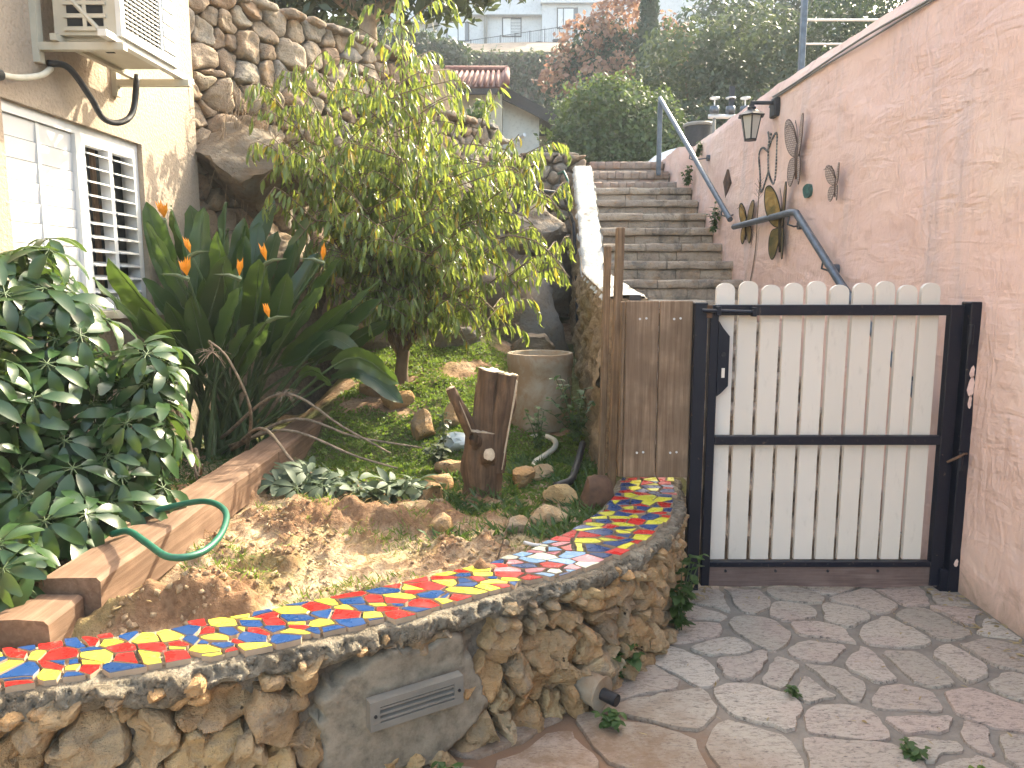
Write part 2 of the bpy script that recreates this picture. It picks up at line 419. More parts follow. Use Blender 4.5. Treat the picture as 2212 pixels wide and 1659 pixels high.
L_olive = leaf_mat("olive_tree_leaf", (.022, .040, .020), (.060, .085, .042), (.14, .17, .06), .5, .35)
L_ivy = leaf_mat("ivy_leaf", (.030, .045, .022), (.085, .105, .052), (.16, .19, .07), .5, .3)
L_flower = leaf_mat("pink_pod", (.22, .10, .075), (.36, .22, .14), (.4, .2, .12), .7, .4)
L_cyp = leaf_mat("cypress_leaf", (.016, .038, .020), (.035, .065, .03), (.05, .09, .03), .7, .2)
M_dry = simple("dry_stalk", (.30, .22, .15), .85, 0, .3, 25)
M_orange = (lambda t: t.fin((.85, .30, .02), .5))(NT("orange_petal"))
M_bract = simple("flower_bract", (.10, .13, .06), .5)
M_stem = simple("green_stem", (.07, .11, .04), .6)
M_twig = simple("twig_bark", (.15, .10, .06), .85)
M_bigbark = simple("pale_trunk_bark", (.34, .25, .17), .9, 0, .2, 10, .4)
M_hose = simple("green_hose", (.008, .10, .062), .45, 0, .1, 20)
M_ground = simple("packed_earth", (.22, .16, .11), .95, 0, .2, 2)
M_asph = simple("street_asphalt", (.06, .06, .06), .9, 0, .15, 6)
M_rust = simple("rusty_metal", (.14, .075, .045), .85, .2, .3, 14, .3)

# ------------------------------------------------------------------ 2-D power diagram
def clip(poly, n, d):
    out = []; m = len(poly)
    for i in range(m):
        a = poly[i]; b = poly[(i + 1) % m]
        da = a[0] * n[0] + a[1] * n[1] - d; db = b[0] * n[0] + b[1] * n[1] - d
        if da <= 0: out.append(a)
        if (da < 0 < db) or (db < 0 < da):
            t = da / (da - db); out.append((a[0] + (b[0] - a[0]) * t, a[1] + (b[1] - a[1]) * t))
    return out
def cells(pts, w, bounds, reach):
    res = []
    for i, (px, py) in enumerate(pts):
        poly = [(bounds[0], bounds[2]), (bounds[1], bounds[2]), (bounds[1], bounds[3]), (bounds[0], bounds[3])]
        nb = sorted(((qx - px) ** 2 + (qy - py) ** 2, j) for j, (qx, qy) in enumerate(pts) if j != i and abs(qx - px) < reach and abs(qy - py) < reach)
        for d2, j in nb:
            qx, qy = pts[j]; nx, ny = qx - px, qy - py
            d = (qx * qx + qy * qy - px * px - py * py + w[i] - w[j]) / 2
            poly = clip(poly, (nx, ny), d)
            if len(poly) < 3: break
        res.append(poly if len(poly) >= 3 else None)
    return res
def centroid(p):
    A = cx = cy = 0
    for i in range(len(p)):
        x0, y0 = p[i]; x1, y1 = p[(i + 1) % len(p)]; c = x0 * y1 - x1 * y0; A += c; cx += (x0 + x1) * c; cy += (y0 + y1) * c
    if abs(A) < 1e-9: return p[0][0], p[0][1], 0
    return cx / (3 * A), cy / (3 * A), abs(A) / 2
def inset(poly, d):
    c = centroid(poly); out = poly
    n = len(poly); ar = sum(poly[i][0] * poly[(i + 1) % n][1] - poly[(i + 1) % n][0] * poly[i][1] for i in range(n))
    P = poly if ar > 0 else poly[::-1]
    for i in range(n):
        a = P[i]; b = P[(i + 1) % n]; ex, ey = b[0] - a[0], b[1] - a[1]; l = math.hypot(ex, ey)
        if l < 1e-9: continue
        nx, ny = ey / l, -ex / l
        out = clip(out, (nx, ny), a[0] * nx + a[1] * ny - d)
        if len(out) < 3: return None
    return out
def chaikin(p, k=1, q=.22):
    for _ in range(k):
        o = []
        for i in range(len(p)):
            a = p[i]; b = p[(i + 1) % len(p)]
            o.append((a[0] * (1 - q) + b[0] * q, a[1] * (1 - q) + b[1] * q)); o.append((a[0] * q + b[0] * (1 - q), a[1] * q + b[1] * (1 - q)))
        p = o
    return p
def resample(p, M):
    L = [0]; n = len(p)
    for i in range(n): L.append(L[-1] + math.dist(p[i], p[(i + 1) % n]))
    out = []; i = 0
    for k in range(M):
        t = L[-1] * k / M
        while L[i + 1] < t: i += 1
        f = (t - L[i]) / max(1e-9, L[i + 1] - L[i]); a = p[i]; b = p[(i + 1) % n]
        out.append((a[0] + (b[0] - a[0]) * f, a[1] + (b[1] - a[1]) * f))
    return out
def scatter(bounds, area, r, asp=1.0, tries=9):
    """seed points for rubble: mixed sizes, packed by best-candidate"""
    W, Hh = bounds[1] - bounds[0], bounds[3] - bounds[2]; N = int(W * Hh / area); pts = []
    for i in range(N):
        best = None
        for k in range(tries):
            p = (bounds[0] + r.random() * W, bounds[2] + r.random() * Hh)
            d = min((((p[0] - q[0]) / asp) ** 2 + (p[1] - q[1]) ** 2 for q in pts), default=9)
            if best is None or d > best[0]: best = (d, p)
        pts.append(best[1])
    return pts
def stone_mesh(poly, fmap, depth, r, M=18, rough=.012, back=.05, prof=None, tiltamt=.25, ns=9, kq=.22):
    """poly in wall (s,h) space -> rounded rubble stone verts/faces"""
    cx, cy, A = centroid(poly); size = math.sqrt(A)
    b = resample(chaikin(poly, 2, kq), M)
    prof = prof or [(1.0, None), (1.0, .15), (.97, .5), (.86, .82), (.66, .97), (.40, 1.02), (.16, 1.03)]
    tx, ty = (r.random() - .5) * tiltamt, (r.random() - .5) * tiltamt
    V = []; F = []; seed = r.random() * 50
    for k, (sc, dd) in enumerate(prof):
        for (x, y) in b:
            X, Y = cx + (x - cx) * sc, cy + (y - cy) * sc
            out = -back if dd is None else depth * dd + (tx * (X - cx) + ty * (Y - cy)) * min(1, dd + .2)
            if dd is not None:
                n = nz((X + seed, Y, seed), ns, 4); out += n * rough * (.5 + dd)
                g = nz((X, Y + seed, 3.1), ns * 1.3, 3) * rough * .9; g2 = nz((X + 9, Y + seed, 7.1), ns * 1.3, 3) * rough * .9
                X += g; Y += g2
            V.append(fmap(X, Y, out))
    n = len(prof)
    for k in range(n - 1):
        for j in range(M): F.append((k * M + j, k * M + (j + 1) % M, (k + 1) * M + (j + 1) % M, (k + 1) * M + j))
    V.append(fmap(cx, cy, depth * 1.03 + nz((cx + seed, cy, seed), ns, 4) * rough * 1.5)); c = len(V) - 1
    for j in range(M): F.append(((n - 1) * M + j, (n - 1) * M + (j + 1) % M, c))
    return V, F
def rock(name, c, size, mat, parent=None, seed=1, sub=3, amp=.28, flat=0.0, rot=0):
    import bmesh
    bm = bmesh.new(); bmesh.ops.create_icosphere(bm, subdivisions=sub, radius=1)
    rr = random.Random(seed); so_ = Vector((rr.random() * 40, rr.random() * 40, rr.random() * 40))
    planes = [(Vector((rr.gauss(0, 1), rr.gauss(0, 1), rr.gauss(0, 1))).normalized(), .52 + rr.random() * .36) for _ in range(13)]
    cr, sr = math.cos(rot), math.sin(rot)
    for v in bm.verts:
        p = v.co.copy()
        for n_, d in planes:
            e = p.dot(n_) - d
            if e > 0: p -= n_ * e * .96
        p *= 1 + amp * .6 * nz(p + so_, 1.4, 4)
        p += p.normalized() * .05 * nz(p + so_, 6, 3)
        if p.z < -flat and flat: p.z = -flat
        x, y, z = p.x * size[0], p.y * size[1], p.z * size[2]
        v.co = Vector((x * cr - y * sr, x * sr + y * cr, z)) + Vector(c)
    V = [v.co.copy() for v in bm.verts]; F = [tuple(v.index for v in f.verts) for f in bm.faces]; bm.free()
    return mesh_obj(name, V, F, mat, parent, True, auto=38)

# ------------------------------------------------------------------ curves in plan
def catmull(P, n):
    P = [Vector((*p, 0)[:3]) for p in P]; P = [2 * P[0] - P[1]] + P + [2 * P[-1] - P[-2]]; out = []
    for i in range(1, len(P) - 2):
        for k in range(n):
            t = k / n; a, b, c, d = P[i - 1], P[i], P[i + 1], P[i + 2]
            out.append(.5 * ((2 * b) + (-a + c) * t + (2 * a - 5 * b + 4 * c - d) * t * t + (-a + 3 * b - 3 * c + d) * t ** 3))
    out.append(P[-2]); return out
class Curve:
    def __init__(s, P, n=12):
        s.p = catmull(P, n); s.L = [0]
        for a, b in zip(s.p, s.p[1:]): s.L.append(s.L[-1] + (b - a).length)
        s.len = s.L[-1]; s.Ln = np.array(s.L); s.X = np.array([q.x for q in s.p]); s.Y = np.array([q.y for q in s.p]); s.Zs = np.array([q.z for q in s.p])
    def at(s, t):
        return Vector((float(np.interp(t, s.Ln, s.X)), float(np.interp(t, s.Ln, s.Y)), float(np.interp(t, s.Ln, s.Zs))))
    def tan(s, t):
        return (s.at(min(s.len, t + .04)) - s.at(max(0, t - .04))).normalized()
    def nrm(s, t):
        d = s.tan(t); return Vector((d.y, -d.x, 0))           # right-hand side of travel
WX = [(0.3, 2.15), (3.0, 2.165), (3.5, 2.165), (4.5, 2.09), (6.2, 2.01), (8, 1.99), (9.6, 2.02), (12, 2.06)]
def wallx(y): return float(np.interp(y, [a for a, b in WX], [b for a, b in WX]))
def housex(y): return -2.215 + .046 * (y - 4.8)

OUT = Curve([(-2.3, 1.42), (-1.8, 1.56), (-1.271, 1.70), (-0.942, 1.80), (-0.581, 1.96), (-0.30, 2.11), (-0.02, 2.30), (.25, 2.47), (.47, 2.68), (.66, 3.0), (.78, 3.35), (.85, 3.76)])
INN = Curve([(-2.4, 1.68), (-1.9, 1.80), (-1.429, 1.935), (-1.173, 2.02), (-0.857, 2.13), (-0.555, 2.28), (-0.317, 2.42), (-0.099, 2.575), (0.082, 2.74), (.20, 2.90), (.33, 3.09), (.45, 3.36), (.56, 3.76)])
def soil_z(x, y):
    z = .43 + .27 * max(0, y - 4.35) * smooth(-1.75, -1.2, x) * (1 - .45 * smooth(-.3, .3, x))
    z += .02 * nz((x, y, 0), 1.2, 2)
    return z
def inside_bed(x, y):
    """True behind the middle line of the mosaic wall"""
    u = np.interp(x, MIDX, MIDY, left=1.5); return y > u if x < .52 else (y > 3.3)
_mid = [(OUT.at(OUT.len * i / 80) + INN.at(INN.len * i / 80)) / 2 for i in range(81)]
MIDX = np.array([p.x for p in _mid]); MIDY = np.array([p.y for p in _mid])

# ================================================================== SETTING
# far ground, lower level
g = mesh_obj("ground", [(-70, -7, -.06), (70, -7, -.06), (70, 10.2, -.06), (-70, 10.2, -.06)], [(0, 1, 2, 3)], M_ground); tag(g, kind="structure")
# street level above the stairs and the hillside behind it
def hill_z(x, y):
    z = 2.93 - .62 * smooth(10.5, 12, y)
    z += smooth(19, 33, y) * 5.6 + smooth(33.5, 36, y) * 3.0 + smooth(36, 52, y) * 6.2 + smooth(62, 110, y) * 4 + .15 * nz((x, y, 0), .3, 2)
    return z
xs = np.linspace(-70, 70, 71); ys = np.concatenate([np.linspace(9.42, 40, 64), np.linspace(41, 110, 30)])
V = [(x, y, hill_z(x, y)) for y in ys for x in xs]; nx = len(xs)
F = [(j * nx + i, j * nx + i + 1, (j + 1) * nx + i + 1, (j + 1) * nx + i) for j in range(len(ys) - 1) for i in range(nx - 1)]
tag(mesh_obj("hillside", V, F, M_ground, sm=True), kind="structure")
V = [(-2.5, 9.40, 2.945), (12, 9.40, 2.945), (12, 10.4, 2.945), (-2.5, 10.4, 2.945)]
tag(mesh_obj("street", V, [(0, 1, 2, 3)], M_asph), kind="structure")
# retained earth behind the pink wall and behind the rubble wall
mb = MB(); mb.box(2.42, 12, -6, 9.3, -.05, 2.90); tag(mb.build("upper_terrace", M_ground), kind="structure")
mb = MB(); mb.prism([(-2.75, 5.62, 0), (-.35, 9.3, 0), (-14, 9.3, 0), (-14, 5.62, 0)], (0, 0, 2.6)); tag(mb.build("back_terrace", M_ground), kind="structure")

# ---- paved path
path = None
xs = np.linspace(-1.6, 2.22, 120); ys = np.linspace(.6, 4.2, 110); V = []; F = []
for y in ys:
    for x in xs: V.append((x, y, .004 * nz((x, y, 0), 5, 3) + .012 * smooth(1.95, 2.15, x)))
nx = len(xs); F = np.array([(j * nx + i, j * nx + i + 1, (j + 1) * nx + i + 1, (j + 1) * nx + i) for j in range(len(ys) - 1) for i in range(nx - 1)])
path = mesh_obj("paved_path", V, F, M_joint, sm=True); tag(path, kind="structure")
# stone centres on the ground (metres)
seeds = [(0.91, 3.37), (1.14, 3.35), (1.37, 3.41), (1.56, 3.51), (1.65, 3.35), (1.94, 3.43), (2.09, 3.38), (1.31, 3.24), (1.5, 3.18), (1.62, 3.03), (1.88, 3.12), (2.05, 3.17), (2.12, 3.1), (0.81, 3.24), (0.8, 3.03), (1.08, 3.02), (1.33, 3.05), (1.26, 2.85), (0.87, 2.89), (0.69, 2.73), (0.92, 2.75), (1.03, 2.67), (1.12, 2.61), (1.23, 2.64), (1.4, 2.72), (1.58, 2.72), (1.78, 2.73), (1.99, 2.81), (1.9, 2.58), (0.58, 2.45), (0.89, 2.48), (1.14, 2.34), (1.43, 2.5), (1.43, 2.34), (1.7, 2.42), (1.55, 2.25), (0.75, 2.23), (1.11, 2.16), (1.43, 2.23), (1.46, 2.14), (1.62, 2.21), (0.49, 2.21), (0.53, 2.62)]
r2 = random.Random(5)
ext = [p for p in scatter((-1.5, 2.2, .6, 3.9), .085, r2) if min(math.dist(p, q) for q in seeds) > .26 and (p[1] < 2.15 or p[0] < .2 or p[1] > 3.5)]
seeds += ext
w = [r2.random() * .006 for _ in seeds]
k = 0
for poly in cells(seeds, w, (-1.5, 2.17, .62, 3.95), 1.2):
    if poly is None: continue
    poly = inset(poly, .007 + .015 * r2.random())
    if poly is None: continue
    cx, cy, A = centroid(poly)
    if A < .003: continue
    b = resample(chaikin(poly, 1, .12), 26); M = len(b); V = []; sd = r2.random() * 30; hh = .010 + .006 * r2.random()
    for sc, z in ((1, -.02), (1, hh - .006), (.985, hh), (.6, hh + .001)):
        for x, y in b:
            n1 = nz((x + sd, y, 0), 9, 4) * .022; n2 = nz((x, y + sd, 5), 9, 4) * .022
            V.append((cx + (x + n1 - cx) * sc, cy + (y + n2 - cy) * sc, z + .003 * nz((x, y, sd), 7, 3)))
    V.append((cx, cy, hh + .001)); F = [(q * M + j, q * M + (j + 1) % M, (q + 1) * M + (j + 1) % M, (q + 1) * M + j) for q in range(3) for j in range(M)]
    F += [(3 * M + j, 3 * M + (j + 1) % M, 4 * M) for j in range(M)]
    mesh_obj("flagstone", V, F, M_flag, path, True, auto=40)

# ---- garden soil
def clod(x, y):
    a = smooth(1.9, 2.2, y) * (1 - smooth(3.35, 3.9, y)) * (1 - smooth(-.15, .15, x)) + .3
    n = nz((x * 1.0, y * 1.9, 2), 2.3, 3); n2 = nz((x, y, 9), 7, 4)
    b = max(0, n) ** 1.4 * .12 + max(0, n2) ** 1.1 * .055 + nz((x, y, 4), 20, 4) * .016
    ridge = math.exp(-((x + .75) / .35) ** 2 - ((y - 3.18) / .14) ** 2) * .10 * (1 + .8 * nz((x, y, 1), 9, 4))
    lump = math.exp(-((x + 1.2) / .12) ** 2 - ((y - 2.17) / .08) ** 2) * .06
    hole = math.exp(-((x + 1.22) / .13) ** 2 - ((y - 2.40) / .15) ** 2) * .21
    return a * b + ridge + lump - hole
xs = np.linspace(-2.7, .95, 300); ys = np.linspace(1.55, 8.9, 420); nx = len(xs); V = []; keep = []
for y in ys:
    for x in xs:
        z = soil_z(x, y) + (clod(x, y) if y < 4.6 else .03 * nz((x, y, 9), 6, 3))
        V.append((x, y, z))
px_ = np.repeat(xs[None, :], len(ys), 0); py_ = np.repeat(ys[:, None], nx, 1)
ok = np.array([[inside_bed(x, y) and not (y > 4.2 and x > .80) and not (3.62 > y > 3.2 and x > .62) for x in xs] for y in ys])
F = np.array([(j * nx + i, j * nx + i + 1, (j + 1) * nx + i + 1, (j + 1) * nx + i) for j in range(len(ys) - 1) for i in range(nx - 1) if ok[j, i] and ok[j + 1, i + 1] and ok[j, i + 1] and ok[j + 1, i]])
gs = mesh_obj("garden_soil", V, F, M_soil, sm=True); tag(gs, kind="structure")
at_ = gs.data.attributes.new("turned", 'FLOAT', 'POINT'); at_.data.foreach_set("value", [smooth(.014, .05, clod(v[0], v[1])) * .8 if v[1] < 4.6 else .5 for v in V])
at_ = gs.data.attributes.new("mossy", 'FLOAT', 'POINT'); at_.data.foreach_set("value", [.85 * smooth(3.5, 4.0, v[1] + .25 * v[0]) * smooth(-.5, -.1, nz((v[0], v[1], 3), 2.2, 3)) for v in V])

# ================================================================== MOSAIC WALL
mw = thing("mosaic_wall", "low curved rubble stone garden wall topped with red, yellow and blue broken tiles", "garden wall", loc=(-.2, 2.2, 0))
L = OUT.len
def wmap(s, h, o):
    s = min(max(s, 0), L); p = OUT.at(s); n = OUT.nrm(s); batter = (.46 - h) * .05
    q = p + n * (o + batter - .045); return (q.x, q.y, h)
# core: front face, recessed mortar
ns_, nh = 240, 26; V = []
for i in range(ns_):
    s = L * i / (ns_ - 1)
    for j in range(nh):
        h = -.02 + .46 * j / (nh - 1); V.append(wmap(s, h, -.012 + .02 * nz((s, h, 0), 9, 4)))
F = [(i * nh + j, (i + 1) * nh + j, (i + 1) * nh + j + 1, i * nh + j + 1) for i in range(ns_ - 1) for j in range(nh - 1)]
mesh_obj("mortar_core", V, F, M_mortar, mw, True)
# end face towards the gate post + inner face
V = []; n = 60
for i in range(n):
    p = INN.at(INN.len * i / (n - 1))
    for z in (.25, .485): V.append((p.x, p.y, z))
F = [(2 * i, 2 * i + 1, 2 * i + 3, 2 * i + 2) for i in range(n - 1)]
a = OUT.at(L); b = INN.at(INN.len); o0 = len(V)
V += [(a.x + .02, a.y, 0), (b.x, b.y, 0), (b.x, b.y, .485), (a.x - .01, a.y, .485)]; F.append((o0, o0 + 1, o0 + 2, o0 + 3))
mesh_obj("inner_face", V, F, M_mortar, mw)
# patch area around the vent, s-range on the curve nearest to x in [-.52,-.11]
def s_of(x):
    i = int(np.argmin(np.abs(OUT.X - x))); return OUT.L[i]
sp0, sp1 = s_of(-.56), s_of(-.10)
spc = (sp0 + sp1) / 2
def in_patch(s, h): return abs(s - spc) < (sp1 - sp0) / 2 - .02 and .05 < h < .42
r3 = random.Random(21)
pts = scatter((0.5, L - .02, -.02, .465), .0120, r3, 1.4, 6)
w = [r3.random() ** 2 * .0080 for _ in pts]
for poly in cells(pts, w, (0.45, L - .01, -.02, .47), .6):
    if poly is None: continue
    cx, cy, A = centroid(poly)
    if A < .0008 or in_patch(cx, cy): continue
    poly = inset(poly, .001 + .003 * r3.random())
    if poly is None: continue
    V, F = stone_mesh(poly, wmap, .028 + .026 * r3.random() + .06 * math.sqrt(A), r3, 34, .030, .06, ns=13, tiltamt=.6, kq=.09,
                      prof=[(1.0, None), (1.0, .30), (.985, .62), (.95, .84), (.88, .96), (.72, .99), (.52, 1.0), (.28, 1.02)])
    mesh_obj("stone", V, F, M_stone, mw, True, auto=50)
# small chinking stones in the joints under the coping
for i in range(70):
    s = .6 + (L - .7) * r3.random(); h = .385 + .07 * r3.random()
    if in_patch(s, h - .02): continue
    a_ = .012 + .02 * r3.random(); M = 7
    poly = [(s + a_ * 1.5 * math.cos(2 * math.pi * q / M) * (.7 + .5 * r3.random()), h + a_ * math.sin(2 * math.pi * q / M) * (.7 + .5 * r3.random())) for q in range(M)]
    V, F = stone_mesh(poly, wmap, .07 + .02 * r3.random(), r3, 12, .01, .02, ns=25, prof=[(1.0, None), (1.0, .4), (.9, .8), (.5, 1.0)])
    mesh_obj("stone", V, F, M_stone, mw, True, auto=50)
# plaster patch
ns_, nh = 60, 50; V = []; F = []
for i in range(ns_):
    s = sp0 - .02 + (sp1 - sp0 + .04) * i / (ns_ - 1)
    for j in range(nh):
        h = .03 + .42 * j / (nh - 1); u_ = abs(i / (ns_ - 1) - .5) * 2; v_ = abs(j / (nh - 1) - .5) * 2
        e = (u_ ** 4 + v_ ** 4) ** .25 + .38 * nz((s, h, 3), 5, 5)
        V.append(wmap(s, h, .048 - .13 * smooth(.78, .98, e) + .012 * nz((s, h, 0), 5, 5)))
F = [(i * nh + j, (i + 1) * nh + j, (i + 1) * nh + j + 1, i * nh + j + 1) for i in range(ns_ - 1) for j in range(nh - 1)]
mesh_obj("plaster_patch", V, F, M_patch, mw, True)
# coping: lumpy concrete cap
def top_map(f, t, z):
    """f: 0..1 along the wall, t: 0 outer .. 1 inner"""
    p = OUT.at(L * f).lerp(INN.at(INN.len * f), t); return Vector((p.x, p.y, z))
prof = [(.04, .415), (-.01, .422), (-.045, .432), (-.07, .444), (-.075, .455), (-.07, .465), (-.06, .476), (-.04, .484), (.0, .489), (.04, .491), (.08, .493), (.2, .495), (.4, .496), (.6, .496), (.8, .495), (.95, .492), (1.03, .48), (1.05, .44), (1.03, .38)]
V = []; n = 900; k = len(prof)
for i in range(n):
    f = i / (n - 1)
    for q, (t, z) in enumerate(prof):
        p = top_map(f, t, z); am = .030 if q < 8 else (.010 if q < 11 else .002)
        d = nz((p.x, p.y, z), 13, 5) * am + nz((p.x, p.y, 5), 4, 2) * am * .5 + nz((p.x, p.y, z + 7), 38, 4) * am * .5 - am * .25 * max(0, nz((p.x, p.y, z * 2), 24, 2))
        nn = OUT.nrm(L * f); p += nn * d; p.z += d * .6 * (1 if q < 9 else 0) + (.035 * nz((p.x, p.y, 0), 7, 3) if q < 4 else 0); V.append(p)
F = [(i * k + j, (i + 1) * k + j, (i + 1) * k + j + 1, i * k + j + 1) for i in range(n - 1) for j in range(k - 1)]
mesh_obj("coping", V, F, M_coping, mw, True)
# broken tiles
r4 = random.Random(3); Wd = .27
pts = scatter((0.5, L, .01, Wd - .01), .0030, r4, 1.5, 2); w = [r4.random() * .0014 for _ in pts]
tcol = []
def tile_zone(s, d):
    x = top_map(s / L, d / Wd, 0).x; return -.10 < x - .15 * (1 - d / Wd) + .06 * (r4.random() - .5) < .14
for poly, (sx, sy) in zip(cells(pts, w, (.45, L, .005, Wd - .012), .4), pts):
    if poly is None: tcol.append(None); continue
    poly = clip(poly, (0, -1), -(.002 + .024 * r4.random())); poly = clip(poly, (0, 1), Wd - .010 - .022 * r4.random()) if len(poly) > 2 else poly
    if len(poly) < 3: tcol.append(None); continue
    poly = inset(poly, .0028 + .0050 * r4.random() ** 1.6)
    if poly is None or centroid(poly)[2] < .0003: tcol.append(None); continue
    pal = [T_pin, T_sky, T_wht, T_sky] if (tile_zone(sx, sy) and r4.random() < .86) else [T_red, T_yel, T_blu, T_yel, T_red, T_blu]
    best = None
    for m in r4.sample(pal, len(pal)):
        near = sum(1 for q in tcol if q and q[0] is m and math.dist((q[1], q[2] * 1.4), (sx, sy * 1.4)) < .085)
        if best is None or near < best[0]: best = (near, m)
    m = best[1]; tcol.append((m, sx, sy))
    cx, cy, A = centroid(poly); tz = .0015 * r4.random(); ta, tb = (r4.random() - .5) * .09, (r4.random() - .5) * .09
    # break the straight voronoi edges a little, then small chamfer
    po = []
    for i in range(len(poly)):
        a = poly[i]; b = poly[(i + 1) % len(poly)]; po.append(a)
        if math.dist(a, b) > .045:
            e = (r4.random() - .5) * .006; dx, dy = b[0] - a[0], b[1] - a[1]; l = math.hypot(dx, dy); f = .35 + .3 * r4.random()
            po.append((a[0] + dx * f - dy / l * e, a[1] + dy * f + dx / l * e))
    M = len(po); V = []; F = []; mi = []
    sag = lambda t: -.012 * smooth(.25, .0, t) if t < .25 else 0
    for z, sc in ((.490, 1), (.5075, 1), (.509, .972)):
        for x, y in po:
            X, Y = cx + (x - cx) * sc, cy + (y - cy) * sc; t = Y / Wd
            V.append(top_map(X / L, t, z + tz + ta * (X - cx) + tb * (Y - cy)))
    for q in range(2):
        for j in range(M): F.append((q * M + j, q * M + (j + 1) % M, (q + 1) * M + (j + 1) % M, (q + 1) * M + j)); mi.append(1 if q == 0 else 0)
    F.append(tuple(2 * M + j for j in range(M))); mi.append(0)
    mesh_obj("tile", V, F, [m, M_bisque], mw, False, mi)
# vent grille set in the plaster
vs0, vs1 = s_of(-.43), s_of(-.18); vh0, vh1 = .215, .305
def vmap(u, h, o): # local frame on chord
    a = Vector(wmap(vs0, 0, .066)); b = Vector(wmap(vs1, 0, .066)); d = (b - a); n_ = Vector((d.y, -d.x, 0)).normalized()
    p = a + d * u + n_ * o; return (p.x, p.y, h)
def vbox(mb, u0, u1, h0, h1, o0, o1):
    V = [vmap(u0, h0, o0), vmap(u1, h0, o0), vmap(u1, h0, o1), vmap(u0, h0, o1), vmap(u0, h1, o0), vmap(u1, h1, o0), vmap(u1, h1, o1), vmap(u0, h1, o1)]
    mb.add(V, [(0, 1, 2, 3), (7, 6, 5, 4), (4, 5, 1, 0), (5, 6, 2, 1), (6, 7, 3, 2), (7, 4, 0, 3)])
mb = MB(); vbox(mb, 0, 1, vh0, vh0 + .02, -.02, .016); vbox(mb, 0, 1, vh1 - .02, vh1, -.02, .016); vbox(mb, 0, .10, vh0 + .02, vh1 - .02, -.02, .015); vbox(mb, .90, 1, vh0 + .02, vh1 - .02, -.02, .015)
vent = mb.build("vent_grille", M_grey, mw)
mb = MB(); vbox(mb, .1, .9, vh0 + .02, vh1 - .02, -.02, -.012); mb.build("vent_backing", M_dark, vent)
for i in range(3):
    z = vh0 + .0265 + i * .0175; mb = MB()
    V = [vmap(.1, z + .009, -.010), vmap(.9, z + .009, -.010), vmap(.9, z - .003, .013), vmap(.1, z - .003, .013), vmap(.1, z + .012, -.010), vmap(.9, z + .012, -.010), vmap(.9, z + .004, .013), vmap(.1, z + .004, .013)]
    mb.add(V, [(0, 1, 2, 3), (7, 6, 5, 4), (4, 5, 1, 0), (5, 6, 2, 1), (6, 7, 3, 2), (7, 4, 0, 3)]); mb.build("slat", M_grey, vent)
for u_ in (.05, .95):
    p0 = Vector(vmap(u_, (vh0 + vh1) / 2, .014)); p1 = Vector(vmap(u_, (vh0 + vh1) / 2, .019)); MB().tube([p0, p1], .005, 8).build("screw", M_black, vent)
# drain stub near the foot of the wall
sd = s_of(.245); pd = Vector(wmap(sd, .085, 0)); nd = OUT.nrm(sd); nd = Vector((nd.x * .9 + .35, nd.y, -.06)).normalized()
mb = MB(); mb.tube([pd - nd * .1, pd + nd * .098, pd + nd * .102, pd + nd * .11], [.055, .055, .060, .060], 24); dp = mb.build("drain_collar", M_conc, mw, True, 40)
mb = MB(); mb.tube([pd + nd * .10, pd + nd * .17], [.022, .022], 16, cap=False); mb.tube([pd + nd * .17, pd + nd * .11], [.018, .018], 16); mb.build("drain_pipe", M_black, mw, True, 40)

# ================================================================== GATE
GY = 3.483
def bx(*a, mat, name, parent, bev=.004): return MB().box(*a, bev=bev).build(name, mat, parent)
gp = thing("gate_post", "navy square steel gate post beside the weathered wooden boards", "gate post", loc=(.88, GY, 0))
bx(.85, .911, GY - .03, GY + .03, -.02, 1.412, mat=M_navy, name="post_tube", parent=gp)
bx(.905, .93, GY - .036, GY - .028, 1.34, 1.40, mat=M_rust, name="bolt_keeper", parent=gp, bev=.002)
gp2 = thing("gate_post", "navy steel hinge post fixed to the pink plaster wall", "gate post", loc=(2.14, GY, 0))
bx(2.119, 2.172, GY - .05, GY + .03, -.02, 1.415, mat=M_navy, name="post_tube", parent=gp2)
bx(2.085, 2.17, GY - .042, GY + .02, -.01, .12, mat=M_navy, name="foot_plate", parent=gp2)
for z in (1.22, .62): MB().tube([(2.122, GY - .055, z), (2.122, GY - .055, z + .09)], .013, 10).build("hinge", M_navy, gp2, True, 40)
MB().tube([(2.155, GY - .05, .70), (2.13, GY - .075, .705), (2.05, GY - .075, .665)], .006, 8).build("hold_hook", M_rust, gp2, True)
gate = thing("garden_gate", "white picket garden gate in a navy steel frame", "gate", loc=(1.5, GY, .02))
fr = MB().box(.925, .966, GY - .02, GY + .02, .03, 1.40, bev=.003).build("left_stile", M_navy, gate)
MB().box(2.045, 2.108, GY - .02, GY + .02, .03, 1.40, bev=.003).build("right_stile", M_navy, gate)
MB().box(.966, 2.045, GY - .021, GY + .019, 1.352, 1.401, bev=.003).build("top_rail", M_navy, gate)
MB().box(.966, 2.045, GY - .021, GY + .019, .735, .778, bev=.003).build("middle_rail", M_navy, gate)
MB().box(.966, 2.045, GY - .021, GY + .019, .126, .152, bev=.003).build("bottom_rail", M_navy, gate)
